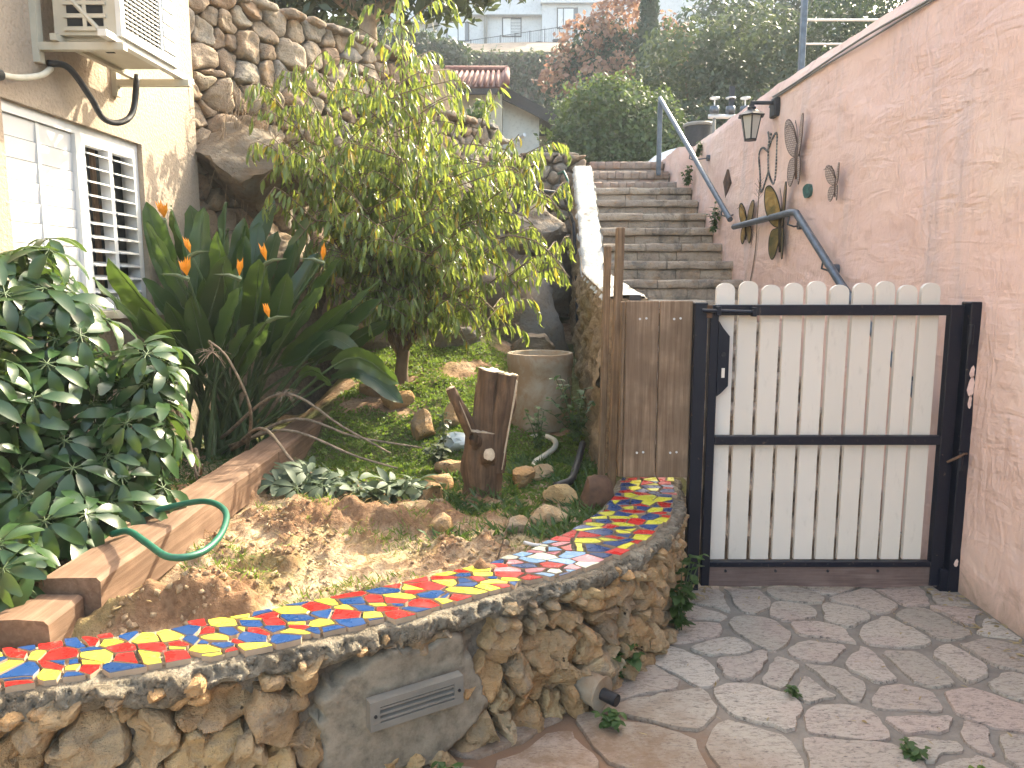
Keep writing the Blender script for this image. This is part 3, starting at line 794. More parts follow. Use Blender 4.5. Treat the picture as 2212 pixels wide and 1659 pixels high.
for i in range(10):
    x0 = .960 + i * .1073; w_ = .0875; zt = 1.462 + .010 * math.sin(i * 2.1); sl_ = .001 * math.sin(i * 1.3)
    poly = [(x0, GY + .021, .152), (x0 + w_, GY + .021, .152), (x0 + w_ + sl_, GY + .021, zt)]
    for q in range(1, 10):
        a = math.pi * q / 10; poly.append((x0 + w_ / 2 + math.cos(a) * w_ / 2 + sl_, GY + .021, zt + math.sin(a) ** .8 * .040))
    poly.append((x0 + sl_, GY + .021, zt))
    MB().prism(poly[::-1], (0, .022, 0)).build("picket", M_cream, gate)
    for zz in (.142, .757):
        MB().tube([(x0 + w_ * .5, GY - .0215, zz), (x0 + w_ * .5, GY - .024, zz)], .0045, 8).build("bolt", M_black, gate)
mb = MB(); P = [(.966, 1.325), (.985, 1.295), (1.018, 1.255), (1.018, 1.02), (.985, .985), (.966, .97)]
lp = mb.prism([(x, GY - .024, z) for x, z in P], (0, .03, 0)).build("latch_plate", M_navy, gate)
MB().box(.985, .999, GY - .0285, GY - .0245, 1.06, 1.105).build("keyhole", M_cream, lp)
MB().tube([(.992, GY - .024, 1.17), (.992, GY - .032, 1.17)], .010, 12).build("latch_spindle", M_black, lp)
mb = MB(); mb.tube([(.88, GY - .045, 1.375), (1.13, GY - .045, 1.368)], .009, 10); bo = mb.build("slide_bolt", M_navy, gate, True, 40)
MB().box(.945, .965, GY - .056, GY - .02, 1.352, 1.395, bev=.002).build("bolt_guide", M_navy, bo); MB().box(1.11, 1.13, GY - .056, GY - .02, 1.348, 1.39, bev=.002).build("bolt_guide", M_navy, bo)
n = 40; poly = [(2.10 - 1.15 * i / n, GY - .012, .028 + .010 * nz((i * .13, 0, 0), 1, 2) - .008 * (1 - i / n)) for i in range(n + 1)]
poly = [(.95, GY - .012, .128), (2.10, GY - .012, .128)] + poly
bb = MB().prism(poly[::-1], (0, .02, 0)).build("bottom_board", M_bottom, gate)
for x in (.957, 1.045, 1.29, 1.545, 1.79): MB().tube([(x, GY - .012, .105), (x, GY - .017, .105)], .007, 8).build("bolt", M_black, bb)

for z, h_, w_ in ((1.02, .05, .022), (1.09, .03, .016), (.95, .035, .012), (.16, .02, .014)):
    n_ = 9; MB().prism([(2.148 + w_ * .9 * math.cos(2 * math.pi * q / n_) * (.6 + .5 * abs(math.sin(q * 2.3))), GY - .0515, z + h_ * math.sin(2 * math.pi * q / n_) * (.6 + .5 * abs(math.cos(q * 1.7)))) for q in range(n_)], (0, -.0008, 0)).build("bare_patch", M_pink, gp2)
# wooden fence panel and posts beside it
fp = thing("board_fence", "fence panel of two weathered brown vertical boards with screws", "fence", loc=(.69, 3.49, .57))
for x0, x1 in ((.534, .688), (.694, .848)):
    b_ = MB().box(x0, x1, 3.478, 3.503, .572, 1.419, bev=.004).build("board", M_board, fp)
    for z in (.69, 1.33):
        for dx in (.045, .075): MB().tube([(x0 + dx + .02, 3.4785, z + dx * .1), (x0 + dx + .02, 3.474, z + dx * .1)], .0055, 8).build("screw", M_white, b_)
MB().box(.512, .530, 3.478, 3.52, .575, 1.415, bev=.003).build("edge_batten", M_post, fp)
MB().box(.54, .845, 3.504, 3.55, 1.30, 1.36, bev=.003).build("rail", M_post, fp); MB().box(.54, .845, 3.504, 3.55, .66, .72, bev=.003).build("rail", M_post, fp)
def post(x0, x1, y0, y1, z1, lab, lean):
    M = Matrix.Translation(((x0 + x1) / 2, y0, .3)) @ Matrix.Rotation(lean, 4, 'Y') @ Matrix.Translation((-(x0 + x1) / 2, -y0, -.3))
    o = MB().box(x0, x1, y0, y1, .28, z1, M=M, bev=.006).build("fence_post", M_post); tag(o, lab, "post")
post(.492, .532, 3.70, 3.76, 1.775, "tall rough wooden post rising above the fence boards", R(.9))
post(.455, .490, 3.82, 3.87, 1.69, "thin shorter wooden post behind the tall rough post", R(.7))
o = MB().box(.575, .635, 3.66, 3.70, .6, 1.445, bev=.004).build("fence_post", M_black); tag(o, "short black post behind the weathered fence boards", "post")

# ================================================================== STAIRS
def parx(y): return .735 + .042 * (y - 4.2)      # right face of the side wall
st = MB(); steps = []
for n in range(1, 16): steps.append((3.78 + .33 * (n - 1), .17 * n, 'stone'))
steps += [(8.55, 2.63, 'brick'), (8.93, 2.80, 'brick'), (9.30, 2.97, 'brick')]
for i, (y, z, k) in enumerate(steps):
    y1 = steps[i + 1][0] + .05 if i + 1 < len(steps) else 9.45
    zb = steps[i - 1][1] - .05 if i else -.02
    st.box(parx(y) - .02, 2.16, y + .045, y1, zb, z - .02)
stairs = st.build("stairs", M_mortar); tag(stairs, kind="structure")
r5 = random.Random(9)
def block(x0, x1, y0, y1, z0, z1, mat, name, sag=.008, M=8):
    """worn block: rounded box with noise"""
    mb = MB(); V = []; F = []; nx = 7; sd = r5.random() * 40
    ring = [(y1, z0), (y0 + .006, z0), (y0, z0 + .008), (y0 - .002, (z0 + z1) / 2), (y0, z1 - .012), (y0 + .012, z1), (y1, z1)]
    for i in range(nx):
        x = x0 + (x1 - x0) * i / (nx - 1)
        for (yy, zz) in ring:
            e = .006 if i in (0, nx - 1) else 0
            V.append((x, yy + e * .6 + .008 * nz((x + sd, zz * 3, yy), 9, 3), zz + sag * nz((x + sd, 0, zz), 5, 3)))
    k = len(ring)
    F = [(i * k + j, (i + 1) * k + j, (i + 1) * k + j + 1, i * k + j + 1) for i in range(nx - 1) for j in range(k - 1)]
    F = [f[::-1] for f in F]
    F.append(tuple(range(k))); F.append(tuple((nx - 1) * k + j for j in range(k))[::-1])
    return mesh_obj(name, V, F, mat, stairs, True, auto=45)
for i, (y, z, kd) in enumerate(steps):
    zb = steps[i - 1][1] if i else 0
    xa, xb = parx(y) + .003, min(wallx(y) - .01, 2.1)
    if kd == 'stone':
        nose = .068; x = xa
        while x < xb - .05:
            w_ = .28 + .3 * r5.random(); x1 = min(x + w_, xb)
            if xb - x1 < .12: x1 = xb
            block(x + .003, x1 - .003, y - .012 + .016 * r5.random(), y + .36, z - nose - .004 * r5.random(), z, M_step, "nosing_slab"); x = x1
        x = xa
        while x < xb - .05:
            w_ = .16 + .22 * r5.random(); x1 = min(x + w_, xb)
            if xb - x1 < .1: x1 = xb
            block(x + .003, x1 - .003, y + .022 + .012 * r5.random(), y + .12, zb - .01, z - nose - .006, M_step, "riser_block"); x = x1
    else:
        xb2 = xb - (.16 if i > 15 else .0); x = xa; h = z - zb
        while x < xb2 - .02:
            x1 = min(x + .092, xb2); block(x + .002, x1 - .002, y, y + .36, z - min(.085, h), z, M_brick, "brick", .003); x = x1
        if h > .12:
            x = xa
            while x < xb2 - .02:
                x1 = min(x + .185, xb2); block(x + .002, x1 - .002, y + .012, y + .1, zb - .005, z - .088, M_brick, "brick", .003); x = x1

# side wall of the stairs: whitewashed top, rough-cast garden face
sw = thing("stair_side_wall", "sloping stair side wall with flaking white top and rough brown face", "wall", loc=(.6, 5.5, .4))
tops = [(4.0, 1.43), (4.6, 1.47), (5.4, 1.52), (6.2, 1.57), (6.66, 1.60), (6.74, 1.63), (7.2, 1.90), (7.7, 2.17), (8.2, 2.44), (8.65, 2.69), (9.0, 2.87)]
def topz(y): return float(np.interp(y, [a for a, b in tops], [b for a, b in tops]))
V = []; ny, nh = 150, 60
for i in range(ny):
    y = 4.0 + 5.0 * i / (ny - 1); xl = parx(y) - .215; zt = topz(y)
    for j in range(nh):
        z = .2 + (zt - .2) * j / (nh - 1); t = j / (nh - 1)
        d = .05 * nz((0, y, z), 4.5, 5) + .035 * nz((3, y, z), 14, 4) + .03 * (1 - t); V.append((xl - d * (1 - smooth(.96, 1, t)), y, z))
F = np.array([(i * nh + j, i * nh + j + 1, (i + 1) * nh + j + 1, (i + 1) * nh + j) for i in range(ny - 1) for j in range(nh - 1)])
mesh_obj("rough_face", V, F, M_rough, sw, True)
V = []; k = 9
for i in range(ny):
    y = 4.0 + 5.0 * i / (ny - 1); zt = topz(y); xl = parx(y) - .225; xr = parx(y) + .012
    for j in range(k):
        t = j / (k - 1); e = .012 * (1 if j in (0, k - 1) else 0)
        x = xl + (xr - xl) * t + .018 * nz((y, t, 0), 7, 4); V.append((x, y, zt + .004 - e - (.03 if j in (0, k - 1) else 0) + .012 * nz((x * 2, y, 0), 6, 4)))
F = [(i * k + j, i * k + j + 1, (i + 1) * k + j + 1, (i + 1) * k + j) for i in range(ny - 1) for j in range(k - 1)]
F = [f[::-1] for f in F]
mesh_obj("white_top", V, F, M_whitew, sw, True)
V = []
for i in range(40):
    y = 4.0 + 5.0 * i / 39
    V += [(parx(y) + .004, y, 0), (parx(y) + .004, y, topz(y) - .01)]
F = [(2 * i, 2 * i + 1, 2 * i + 3, 2 * i + 2) for i in range(39)]
mesh_obj("stair_face", V, F, M_whitew, sw)
mb = MB(); xl = parx(4.0); mb.add([(xl - .26, 3.995, .2), (xl + .004, 3.995, .2), (xl + .004, 3.995, 1.42), (xl - .215, 3.995, 1.42)], [(0, 1, 2, 3)]); mb.build("end_face", M_rough, sw)

# ================================================================== PINK WALL
pw = thing("pink_wall", "tall pink trowelled plaster wall beside the stairs", "wall", loc=(2.3, 5, 0))
ny, nh = 340, 110; y0, y1 = .25, 9.62; V = []
for i in range(ny):
    y = y0 + (y1 - y0) * i / (ny - 1); zt = 3.02 + .022 * nz((y, 0, 0), 1.6, 4)
    for j in range(nh):
        z = -.03 + (zt + .03) * j / (nh - 1)
        d = .030 * nz((0, y, z), .8, 3) + .008 * nz((4, y, z * 1.6), 4, 5) + .003 * nz((4, y, z), 16, 4)
        rnd_top = .03 * smooth(.975, 1, j / (nh - 1))
        V.append((wallx(y) + d * (.35 if y < 4 else 1) + rnd_top, y, z))
nv = len(V)
F = [(i * nh + j, i * nh + j + 1, (i + 1) * nh + j + 1, (i + 1) * nh + j) for i in range(ny - 1) for j in range(nh - 1)]
F = [f[::-1] for f in F]
# top and back and ends
for i in range(ny):
    a = V[i * nh + nh - 1]; V.append((a[0] + .22, a[1], a[2] - .005)); 
for i in range(ny): V.append((V[nv + i][0] + .02, V[nv + i][1], -.03))
F += [(i * nh + nh - 1, nv + i, nv + i + 1, (i + 1) * nh + nh - 1)[::-1] for i in range(ny - 1)]
F += [(nv + i, nv + ny + i, nv + ny + i + 1, nv + i + 1)[::-1] for i in range(ny - 1)]
F.append(tuple([(ny - 1) * nh + j for j in range(nh)][::1] + [nv + ny - 1, nv + 2 * ny - 1]))
F.append(tuple(([j for j in range(nh)] + [nv, nv + ny])[::-1]))
mesh_obj("plaster_wall", V, F, M_pink, pw, True, auto=60)
# short return block where the brick steps begin
mb = MB(); V = []
xa_ = 1.86
for i in range(14):
    for j in range(24):
        y = 8.52 + 1.1 * i / 13; z = 2.45 + .56 * j / 23; V.append((xa_ + .02 * nz((0, y, z), 4, 3), y, z + (.012 * nz((y, 0, 0), 5, 3) if j == 23 else 0)))
F = [(i * 24 + j, (i + 1) * 24 + j, (i + 1) * 24 + j + 1, i * 24 + j + 1) for i in range(13) for j in range(23)]
b0 = len(V)
for j in range(24): V.append((2.12, 8.52, 2.45 + .56 * j / 23))
F += [(j, j + 1, b0 + j + 1, b0 + j) for j in range(23)]
b1 = len(V)
for i in range(14): V.append((2.12, 8.52 + 1.1 * i / 13, 3.005))
F += [(i * 24 + 23, (i + 1) * 24 + 23, b1 + i + 1, b1 + i) for i in range(13)]
mesh_obj("return_block", V, F, M_pink, pw, True, auto=60)
MB().tube([(wallx(y) - .012, y, 2.93 + .008 * math.sin(y * 3)) for y in np.linspace(1.0, 5.95, 40)], .007, 6).build("cable", M_grey, pw, True)
MB().tube([(wallx(y) - .012, y, 2.91 + .004 * math.sin(y * 5 + 1)) for y in np.linspace(1.0, 5.97, 40)] + [(wallx(6) - .02, 5.99, 2.85)], .006, 6).build("cable", M_grey, pw, True)
# ================================================================== HOUSE
hs = thing("house", "beige stucco house with a white louvred window under the air conditioner", "house", loc=(-2.3, 4, 0))
wy0, wy1, wz0, wz1 = 3.44, 4.60, 1.35, 2.325
def hp(y, z, o=0): return (housex(y) + o, y, z)
ye = [-.5, 1.5, 2.6, wy0, wy1, 4.9, 5.32]; ze = [-.05, .7, wz0, wz1, 2.9, 5.2]
V = []; F = []; idx = {}
for a, y in enumerate(ye):
    for b, z in enumerate(ze): idx[a, b] = len(V); V.append(hp(y, z))
for a in range(len(ye) - 1):
    for b in range(len(ze) - 1):
        if ye[a] == wy0 and ze[b] == wz0: continue
        F.append((idx[a, b], idx[a + 1, b], idx[a + 1, b + 1], idx[a, b + 1]))
# reveal
b0 = len(V); D_ = -.12
V += [hp(wy0, wz0), hp(wy1, wz0), hp(wy1, wz1), hp(wy0, wz1), hp(wy0, wz0, D_), hp(wy1, wz0, D_), hp(wy1, wz1, D_), hp(wy0, wz1, D_)]
F += [(b0 + i, b0 + (i + 1) % 4, b0 + 4 + (i + 1) % 4, b0 + 4 + i)[::-1] for i in range(4)]
# corner (uneven plaster edge) and return
b1 = len(V); n = 60
for i in range(n):
    z = -.05 + 5.25 * i / (n - 1); V.append(hp(5.32, z)); V.append((housex(5.34) - .03 + .01 * nz((z, 0, 0), 3, 3), 5.36 + .012 * nz((z, 1, 0), 2.5, 4), z)); V.append((housex(5.3) - .6, 5.37, z))
F += [(b1 + 3 * i, b1 + 3 * i + 1, b1 + 3 * i + 4, b1 + 3 * i + 3) for i in range(n - 1)] + [(b1 + 3 * i + 1, b1 + 3 * i + 2, b1 + 3 * i + 5, b1 + 3 * i + 4) for i in range(n - 1)]
mesh_obj("wall", V, F, M_house, hs)
def hbox(mb, y0, y1, z0, z1, o0, o1, mi=0):
    V = [hp(y0, z0, o0), hp(y1, z0, o0), hp(y1, z0, o1), hp(y0, z0, o1), hp(y0, z1, o0), hp(y1, z1, o0), hp(y1, z1, o1), hp(y0, z1, o1)]
    mb.add(V, [(0, 1, 2, 3), (7, 6, 5, 4), (4, 5, 1, 0), (5, 6, 2, 1), (6, 7, 3, 2), (7, 4, 0, 3)], mi); return mb
win = hbox(hbox(hbox(hbox(MB(), wy0, wy1, wz1 - .05, wz1, -.11, -.03), wy0, wy1, wz0, wz0 + .05, -.11, -.03), wy0, wy0 + .035, wz0 + .05, wz1 - .05, -.11, -.031), wy1 - .04, wy1, wz0 + .05, wz1 - .05, -.11, -.031).build("window", M_white, hs)
hbox(MB(), wy0 + .0, wy1 + .04, wz0 - .045, wz0 - .002, -.10, .045).build("window_sill", M_cot, hs)
ym = 4.03
hbox(MB(), ym - .03, ym + .03, wz0 + .05, wz1 - .05, -.10, -.026).build("mullion", M_white, win)
# closed shutter leaf: two columns of flush slats
for ya, yb in ((wy0 + .035, 3.72), (3.745, ym - .03)):
    nsl = 9; z = wz0 + .05; dz = (wz1 - .05 - z) / nsl
    for i in range(nsl):
        mb = MB(); mb.add([hp(ya, z + i * dz + .002, -.055), hp(yb, z + i * dz + .002, -.055), hp(yb, z + (i + 1) * dz - .003, -.047), hp(ya, z + (i + 1) * dz - .003, -.047),
                           hp(ya, z + i * dz + .002, -.075), hp(yb, z + i * dz + .002, -.075), hp(yb, z + (i + 1) * dz - .003, -.067), hp(ya, z + (i + 1) * dz - .003, -.067)],
                          [(0, 1, 2, 3), (7, 6, 5, 4), (4, 5, 1, 0), (5, 6, 2, 1), (6, 7, 3, 2), (7, 4, 0, 3)]); mb.build("shutter_slat", M_white, win)
hbox(MB(), 3.72, 3.745, wz0 + .05, wz1 - .05, -.08, -.042).build("shutter_stile", M_white, win)
hbox(MB(), wy0 + .03, ym - .02, wz0 + .045, wz1 - .045, -.09, -.08).build("shutter_backing", M_white, win)
# open louvres
for ya, yb in ((ym + .05, 4.295), (4.33, wy1 - .055)):
    nsl = 11; za = wz0 + .07; dz = (wz1 - .09 - za) / nsl
    for i in range(nsl):
        zc = za + (i + .5) * dz; mb = MB(); a1, a2 = -.095, -.015
        q = [(a1, zc + .008), (a2, zc - .012), (a2, zc - .004), (a1, zc + .016)]
        V = [hp(ya, z_, o_) for o_, z_ in q] + [hp(yb, z_, o_) for o_, z_ in q]
        mb.add(V, [(3, 2, 1, 0), (4, 5, 6, 7), (0, 1, 5, 4), (1, 2, 6, 5), (2, 3, 7, 6), (3, 0, 4, 7)]); mb.build("louvre", M_white, win)
for ya, yb in ((ym + .03, ym + .05), (4.295, 4.33), (wy1 - .055, wy1 - .04)): hbox(MB(), ya, yb, wz0 + .05, wz1 - .05, -.085, -.028).build("louvre_stile", M_white, win)
hbox(MB(), ym + .03, wy1 - .04, wz1 - .09, wz1 - .05, -.08, -.03).build("louvre_rail", M_white, win); hbox(MB(), ym + .03, wy1 - .04, wz0 + .05, wz0 + .07, -.08, -.03).build("louvre_rail", M_white, win)
hbox(MB(), ym, wy1, wz0, wz1, -.135, -.125).build("window_pane", M_glass, win)
hbox(MB(), 4.27, 4.31, wz0 + .02, wz1, -.124, -.112).build("sash_stile", M_board, win)

# ---- air conditioner
ac = thing("air_conditioner", "white outdoor air conditioner on cream wall brackets", "air conditioner", loc=(-2.0, 3.95, 2.6))
ay0, ay1, az0, az1 = 3.70, 4.24, 2.665, 3.25
body = hbox(MB(), ay0, ay1, az0, az1, .10, .395).build("casing", M_acb, ac)
fr = MB()
for a in ((ay0 - .004, ay1 + .004, az0 - .004, az0 + .03), (ay0 - .004, ay1 + .004, az1 - .03, az1), (ay0 - .004, ay0 + .03, az0 + .03, az1 - .03), (ay1 - .17, ay1 + .004, az0 + .03, az1 - .03)): hbox(fr, *a, .395, .42)
front = fr.build("front_panel", M_acw, ac)
hbox(MB(), ay0 + .03, ay1 - .17, az0 + .03, az1 - .03, .396, .399).build("fan_opening", M_dark, front)
for i in range(26):
    z = az0 + .035 + i * (az1 - az0 - .07) / 25; hbox(MB(), ay0 + .03, ay1 - .17, z, z + .006, .408, .415).build("grille_bar", M_acw, front)
for i in range(9):
    y = ay0 + .04 + i * (ay1 - .18 - ay0 - .04) / 8; hbox(MB(), y, y + .003, az0 + .03, az1 - .03, .403, .408).build("grille_wire", M_acw, front)
for i in range(7):
    z = az0 + .05 + i * .07; hbox(MB(), ay1 - .15, ay1 - .02, z, z + .055, .42, .427).build("louvre_panel", M_acw, front)
for cx_ in range(2):
    for i in range(9):
        z = az0 + .04 + i * .058; o0 = .165 + cx_ * .095
        mb = MB(); V = [(housex(ay0) + o0, ay0 - .0015, z), (housex(ay0) + o0 + .075, ay0 - .0015, z), (housex(ay0) + o0 + .075, ay0 - .0015, z + .034), (housex(ay0) + o0, ay0 - .0015, z + .034)]
        mb.prism(V[::-1], (0, -.003, 0)); mb.build("side_slot", M_dark, body)
    if cx_ == 0:
        for i in range(10):
            z = az0 + .018 + i * .058; x_ = housex(ay0); MB().box(x_ + .15, x_ + .35, ay0 - .010, ay0 - .0016, z, z + .018).build("side_rib", M_acb, body)
x_ = housex(ay0); MB().box(x_ + .241, x_ + .259, ay0 - .009, ay0 - .0014, az0 + .02, az1 - .02).build("side_rib", M_acb, body)
hbox(MB(), ay0 + .03, ay1 - .03, az0 - .015, az0, .13, .37).build("base_pan", M_acb, ac)
hbox(MB(), ay0 + .16, ay0 + .22, az0 - .018, az0 - .0152, .22, .26).build("drain_hole", M_dark, ac)
for y in (3.70, 4.345):
    br = hbox(MB(), y - .018, y + .018, 2.595, 2.63, -.0, .43).build("bracket_arm", M_acb, ac)
    hbox(MB(), y - .02, y + .02, 2.54, 3.05, 0, .03).build("bracket_wall_plate", M_acb, br)
    MB().tube([hp(y, 3.0, .03), hp(y, 2.635, .36)], .013, 8).build("bracket_strut", M_acb, br)
hbox(MB(), 3.60, 4.46, 2.632, 2.662, .36, .40).build("rail", M_acw, ac); hbox(MB(), 3.66, 4.40, 2.632, 2.662, .10, .13).build("rail", M_acb, ac)
MB().tube(catmull([hp(3.74, 2.55, .03), hp(3.82, 2.55, .08), hp(3.95, 2.44, .10), hp(4.05, 2.36, .10), hp(4.15, 2.36, .13), hp(4.25, 2.44, .15), hp(4.28, 2.64, .17)], 6), .016, 10).build("pipe", M_black, ac, True)
MB().tube(catmull([hp(3.76, 2.53, .03), hp(3.65, 2.47, .05), hp(3.5, 2.42, .05), hp(3.38, 2.40, .05)], 6), .014, 10).build("hose", M_cot, ac, True)
MB().tube([hp(3.38, 2.40, .05), hp(3.30, 2.385, .05)], .024, 10).build("hose_end", M_black, ac, True)
MB().tube([hp(4.38, 2.62, .4), hp(4.39, 2.55, .4), hp(4.37, 2.50, .41), hp(4.39, 2.46, .4)], .002, 5).build("wire", M_grey, ac)

# ================================================================== RUBBLE RETAINING WALL
rw = thing("rubble_wall", "tall retaining wall of rounded pale rubble stones beside the house corner", "stone wall", loc=(-1.1, 7.1, .5))
RO = Vector((-2.42, 5.30, 0)); RD = Vector((.566, .824, 0)).normalized(); RN = Vector((RD.y, -RD.x, 0))
RL = 4.25
def rtop(s): return 3.62 + .03 * nz((s, 0, 0), 2, 3) if s < 2.72 else (3.21 + .03 * nz((s, 0, 0), 2, 3) if s < 3.9 else 3.19 - .25 * smooth(3.9, 4.25, s))
def rmap(s, h, o):
    p = RO + RD * s + RN * (o - .03 + .06 * (3.2 - h) * .5); return (p.x, p.y, h)
V = []; ns_, nh = 90, 60
for i in range(ns_):
    s = RL * i / (ns_ - 1)
    for j in range(nh):
        h = .3 + (rtop(s) - .34) * j / (nh - 1); V.append(rmap(s, h, -.02 + .02 * nz((s, h, 0), 6, 3)))
F = [(i * nh + j, (i + 1) * nh + j, (i + 1) * nh + j + 1, i * nh + j + 1) for i in range(ns_ - 1) for j in range(nh - 1)]
b0 = len(V)
for i in range(ns_):
    a = Vector(V[i * nh + nh - 1]) - RN * .4; V.append(a)
F += [(i * nh + nh - 1, (i + 1) * nh + nh - 1, b0 + i + 1, b0 + i) for i in range(ns_ - 1)]
e0 = len(V); V += [rmap(RL, .3, -.4), rmap(RL, rtop(RL) - .04, -.4)]; F.append(((ns_ - 1) * nh, e0, e0 + 1, ns_ * nh - 1))
s2 = rmap(2.72, 3.15, -.02), rmap(2.72, 3.58, -.02), rmap(2.72, 3.58, -.4), rmap(2.72, 3.15, -.4); e1 = len(V); V += list(s2); F.append((e1, e1 + 1, e1 + 2, e1 + 3))
mesh_obj("mortar_core", V, F, M_mortar, rw, True)
r6 = random.Random(31)
pts = scatter((.1, RL, 1.55, 3.6), .0272, r6, 1.2); w = [r6.random() ** 2 * .012 for _ in pts]
for poly in cells(pts, w, (.0, RL + .02, 1.5, 3.64), .8):
    if poly is None: continue
    cx, cy, A = centroid(poly)
    if cy > rtop(cx) - .03 or A < .002: continue
    if max(q[1] for q in poly) > rtop(cx) + .02: poly = clip(poly, (0, 1), rtop(cx) + .01)
    poly = inset(poly, .001 + .004 * r6.random())
    if poly is None or len(poly) < 3: continue
    V, F = stone_mesh(poly, rmap, .03 + .03 * r6.random() + .09 * math.sqrt(A), r6, 22, .022, .05, tiltamt=.45, ns=9, kq=.16, prof=[(1.0, None), (1.0, .2), (.985, .5), (.93, .76), (.80, .93), (.6, .99), (.36, 1.02)])
    mesh_obj("stone", V, F, M_rubble, rw, True, auto=60)
# capping of flat stones along the top
s = 0.0
while s < RL - .1:
    l = .14 + .18 * r6.random(); e = min(RL, s + l)
    if s < 2.72 < e: e = 2.72
    t0 = rtop((s + e) / 2); poly = [(s + .006, t0 - .035), (e - .006, t0 - .03), (e - .01, t0 + .035), (s + .012, t0 + .04)]
    V, F = stone_mesh(poly, rmap, .10 + .02 * r6.random(), r6, 16, .012, .36, ns=8, tiltamt=.1); mesh_obj("cap_stone", V, F, M_rubble, rw, True, auto=60); s = e

# stone pillar wall at the head of the garden
pl = thing("stone_end_wall", "short rubble stone wall standing at the left of the upper brick steps", "stone wall", loc=(.5, 9.2, .5))
def pmap(s, h, o): return (.0 + s, 9.22 - o, h)
def ptop(s): return 3.03 if s < .84 else 2.86
MB().box(-.15, .84, 9.23, 9.7, .3, 3.0).box(.84, .965, 9.232, 9.7, .3, 2.84).build("mortar_core", M_mortar, pl)
pts = scatter((-.15, .97, 1.6, 3.05), .021, r6, 1.2); w = [r6.random() ** 2 * .008 for _ in pts]
for poly in cells(pts, w, (-.15, .97, 1.55, 3.03), .7):
    if poly is None: continue
    cx, cy, A = centroid(poly)
    if A < .002 or cy > ptop(cx): continue
    poly = inset(poly, .005)
    if poly is None: continue
    V, F = stone_mesh(poly, pmap, .05 + .04 * r6.random() + .08 * math.sqrt(A), r6, 18, .014, .05, tiltamt=.35); mesh_obj("stone", V, F, M_rubble, pl, True, auto=60)
s = -.15
while s < .8:
    e = min(.86, s + .16 + .12 * r6.random()); poly = [(s + .006, 3.0), (e - .006, 3.0), (e - .01, 3.055), (s + .01, 3.055)]
    V, F = stone_mesh(poly, pmap, .08, r6, 14, .01, .4); mesh_obj("cap_stone", V, F, M_rubble, pl, True, auto=60); s = e

# boulders and bedrock under the rubble wall
def boulder(name, c, size, seed, label, cat="boulder", group=None, **k):
    o = rock(name, c, size, M_boulder, None, seed, 4, **k); tag(o, label, cat, group); return o
boulder("boulder", (-1.88, 5.66, 2.33), (.56, .36, .34), 3, "huge flat tan boulder jutting from the rubble wall beside the house corner", rot=R(52))
boulder("boulder", (-1.80, 5.72, 1.66), (.62, .30, .25), 5, "dark shaded boulder directly below the huge flat tan boulder", rot=R(50))
boulder("boulder", (-1.2, 6.55, 1.25), (.7, .4, .55), 8, "dark bedrock lump behind the peach tree stem", rot=R(40))
boulder("boulder", (-.35, 7.3, 1.35), (.75, .5, .62), 11, "grey bedrock lump behind the peach tree crown", rot=R(30))
boulder("boulder", (.22, 7.75, 2.05), (.42, .4, .30), 14, "dark grey boulder under the hose at the end wall", rot=R(10))
boulder("boulder", (.22, 7.1, 1.05), (.40, .40, .50), 17, "grey boulder rising behind the concrete pot", rot=R(20))
boulder("boulder", (.18, 6.5, .95), (.28, .2, .16), 19, "small flat grey boulder on the slope behind the pot", rot=R(-10))
boulder("boulder", (-.45, 6.5, .98), (.35, .28, .2), 23, "pale mossy boulder on the slope under the tree", rot=R(15))
boulder("boulder", (-2.25, 5.72, 1.35), (.35, .22, .3), 29, "brown boulder in the dark corner behind the bird-of-paradise plant", rot=R(40))
boulder("boulder", (.25, 8.6, 1.6), (.7, .45, .55), 31, "shaded bedrock at the foot of the short end wall", rot=R(0))
MB().tube([(-.05, 7.42, 2.40), (.2, 7.36, 2.40), (.5, 7.5, 2.38), (.62, 7.6, 2.1), (.64, 7.4, 1.6), (.62, 7.0, 1.0)], .018, 8).build("black_pipe", M_black)
tag(bpy.data.objects["black_pipe"], "black irrigation pipe drooping over the boulder by the side wall", "pipe")
o = MB().tube([(.50, 8.3, 2.68), (.56, 8.25, 2.70), (.60, 8.2, 2.60), (.60, 8.2, 2.45), (.62, 8.22, 2.35), (.66, 8.22, 2.32)], .014, 8).build("garden_hose", M_hose, None, True)
tag(o, "short green hose hanging from the short stone end wall", "hose")
# dry vine hanging down the rubble wall
dv = MB(); r7 = random.Random(8)
for i in range(46):
    s0 = .30 + .55 * r7.random(); h0 = 2.55 + .35 * r7.random(); p = []
    dx = (r7.random() - .5) * .6; ln = .25 + .55 * r7.random()
    for k in range(7):
        t = k / 6; p.append(rmap(s0 + dx * t * .6, h0 + .10 * math.sin(t * 2.6) - ln * t * t, .18 + .10 * math.sin(t * 3) + .04 * r7.random()))
    dv.tube(p, .0022, 4, cap=False)
tag(dv.build("dry_vine", M_dry), "tangle of dry grey vine stems hanging over the rubble wall", "vine")

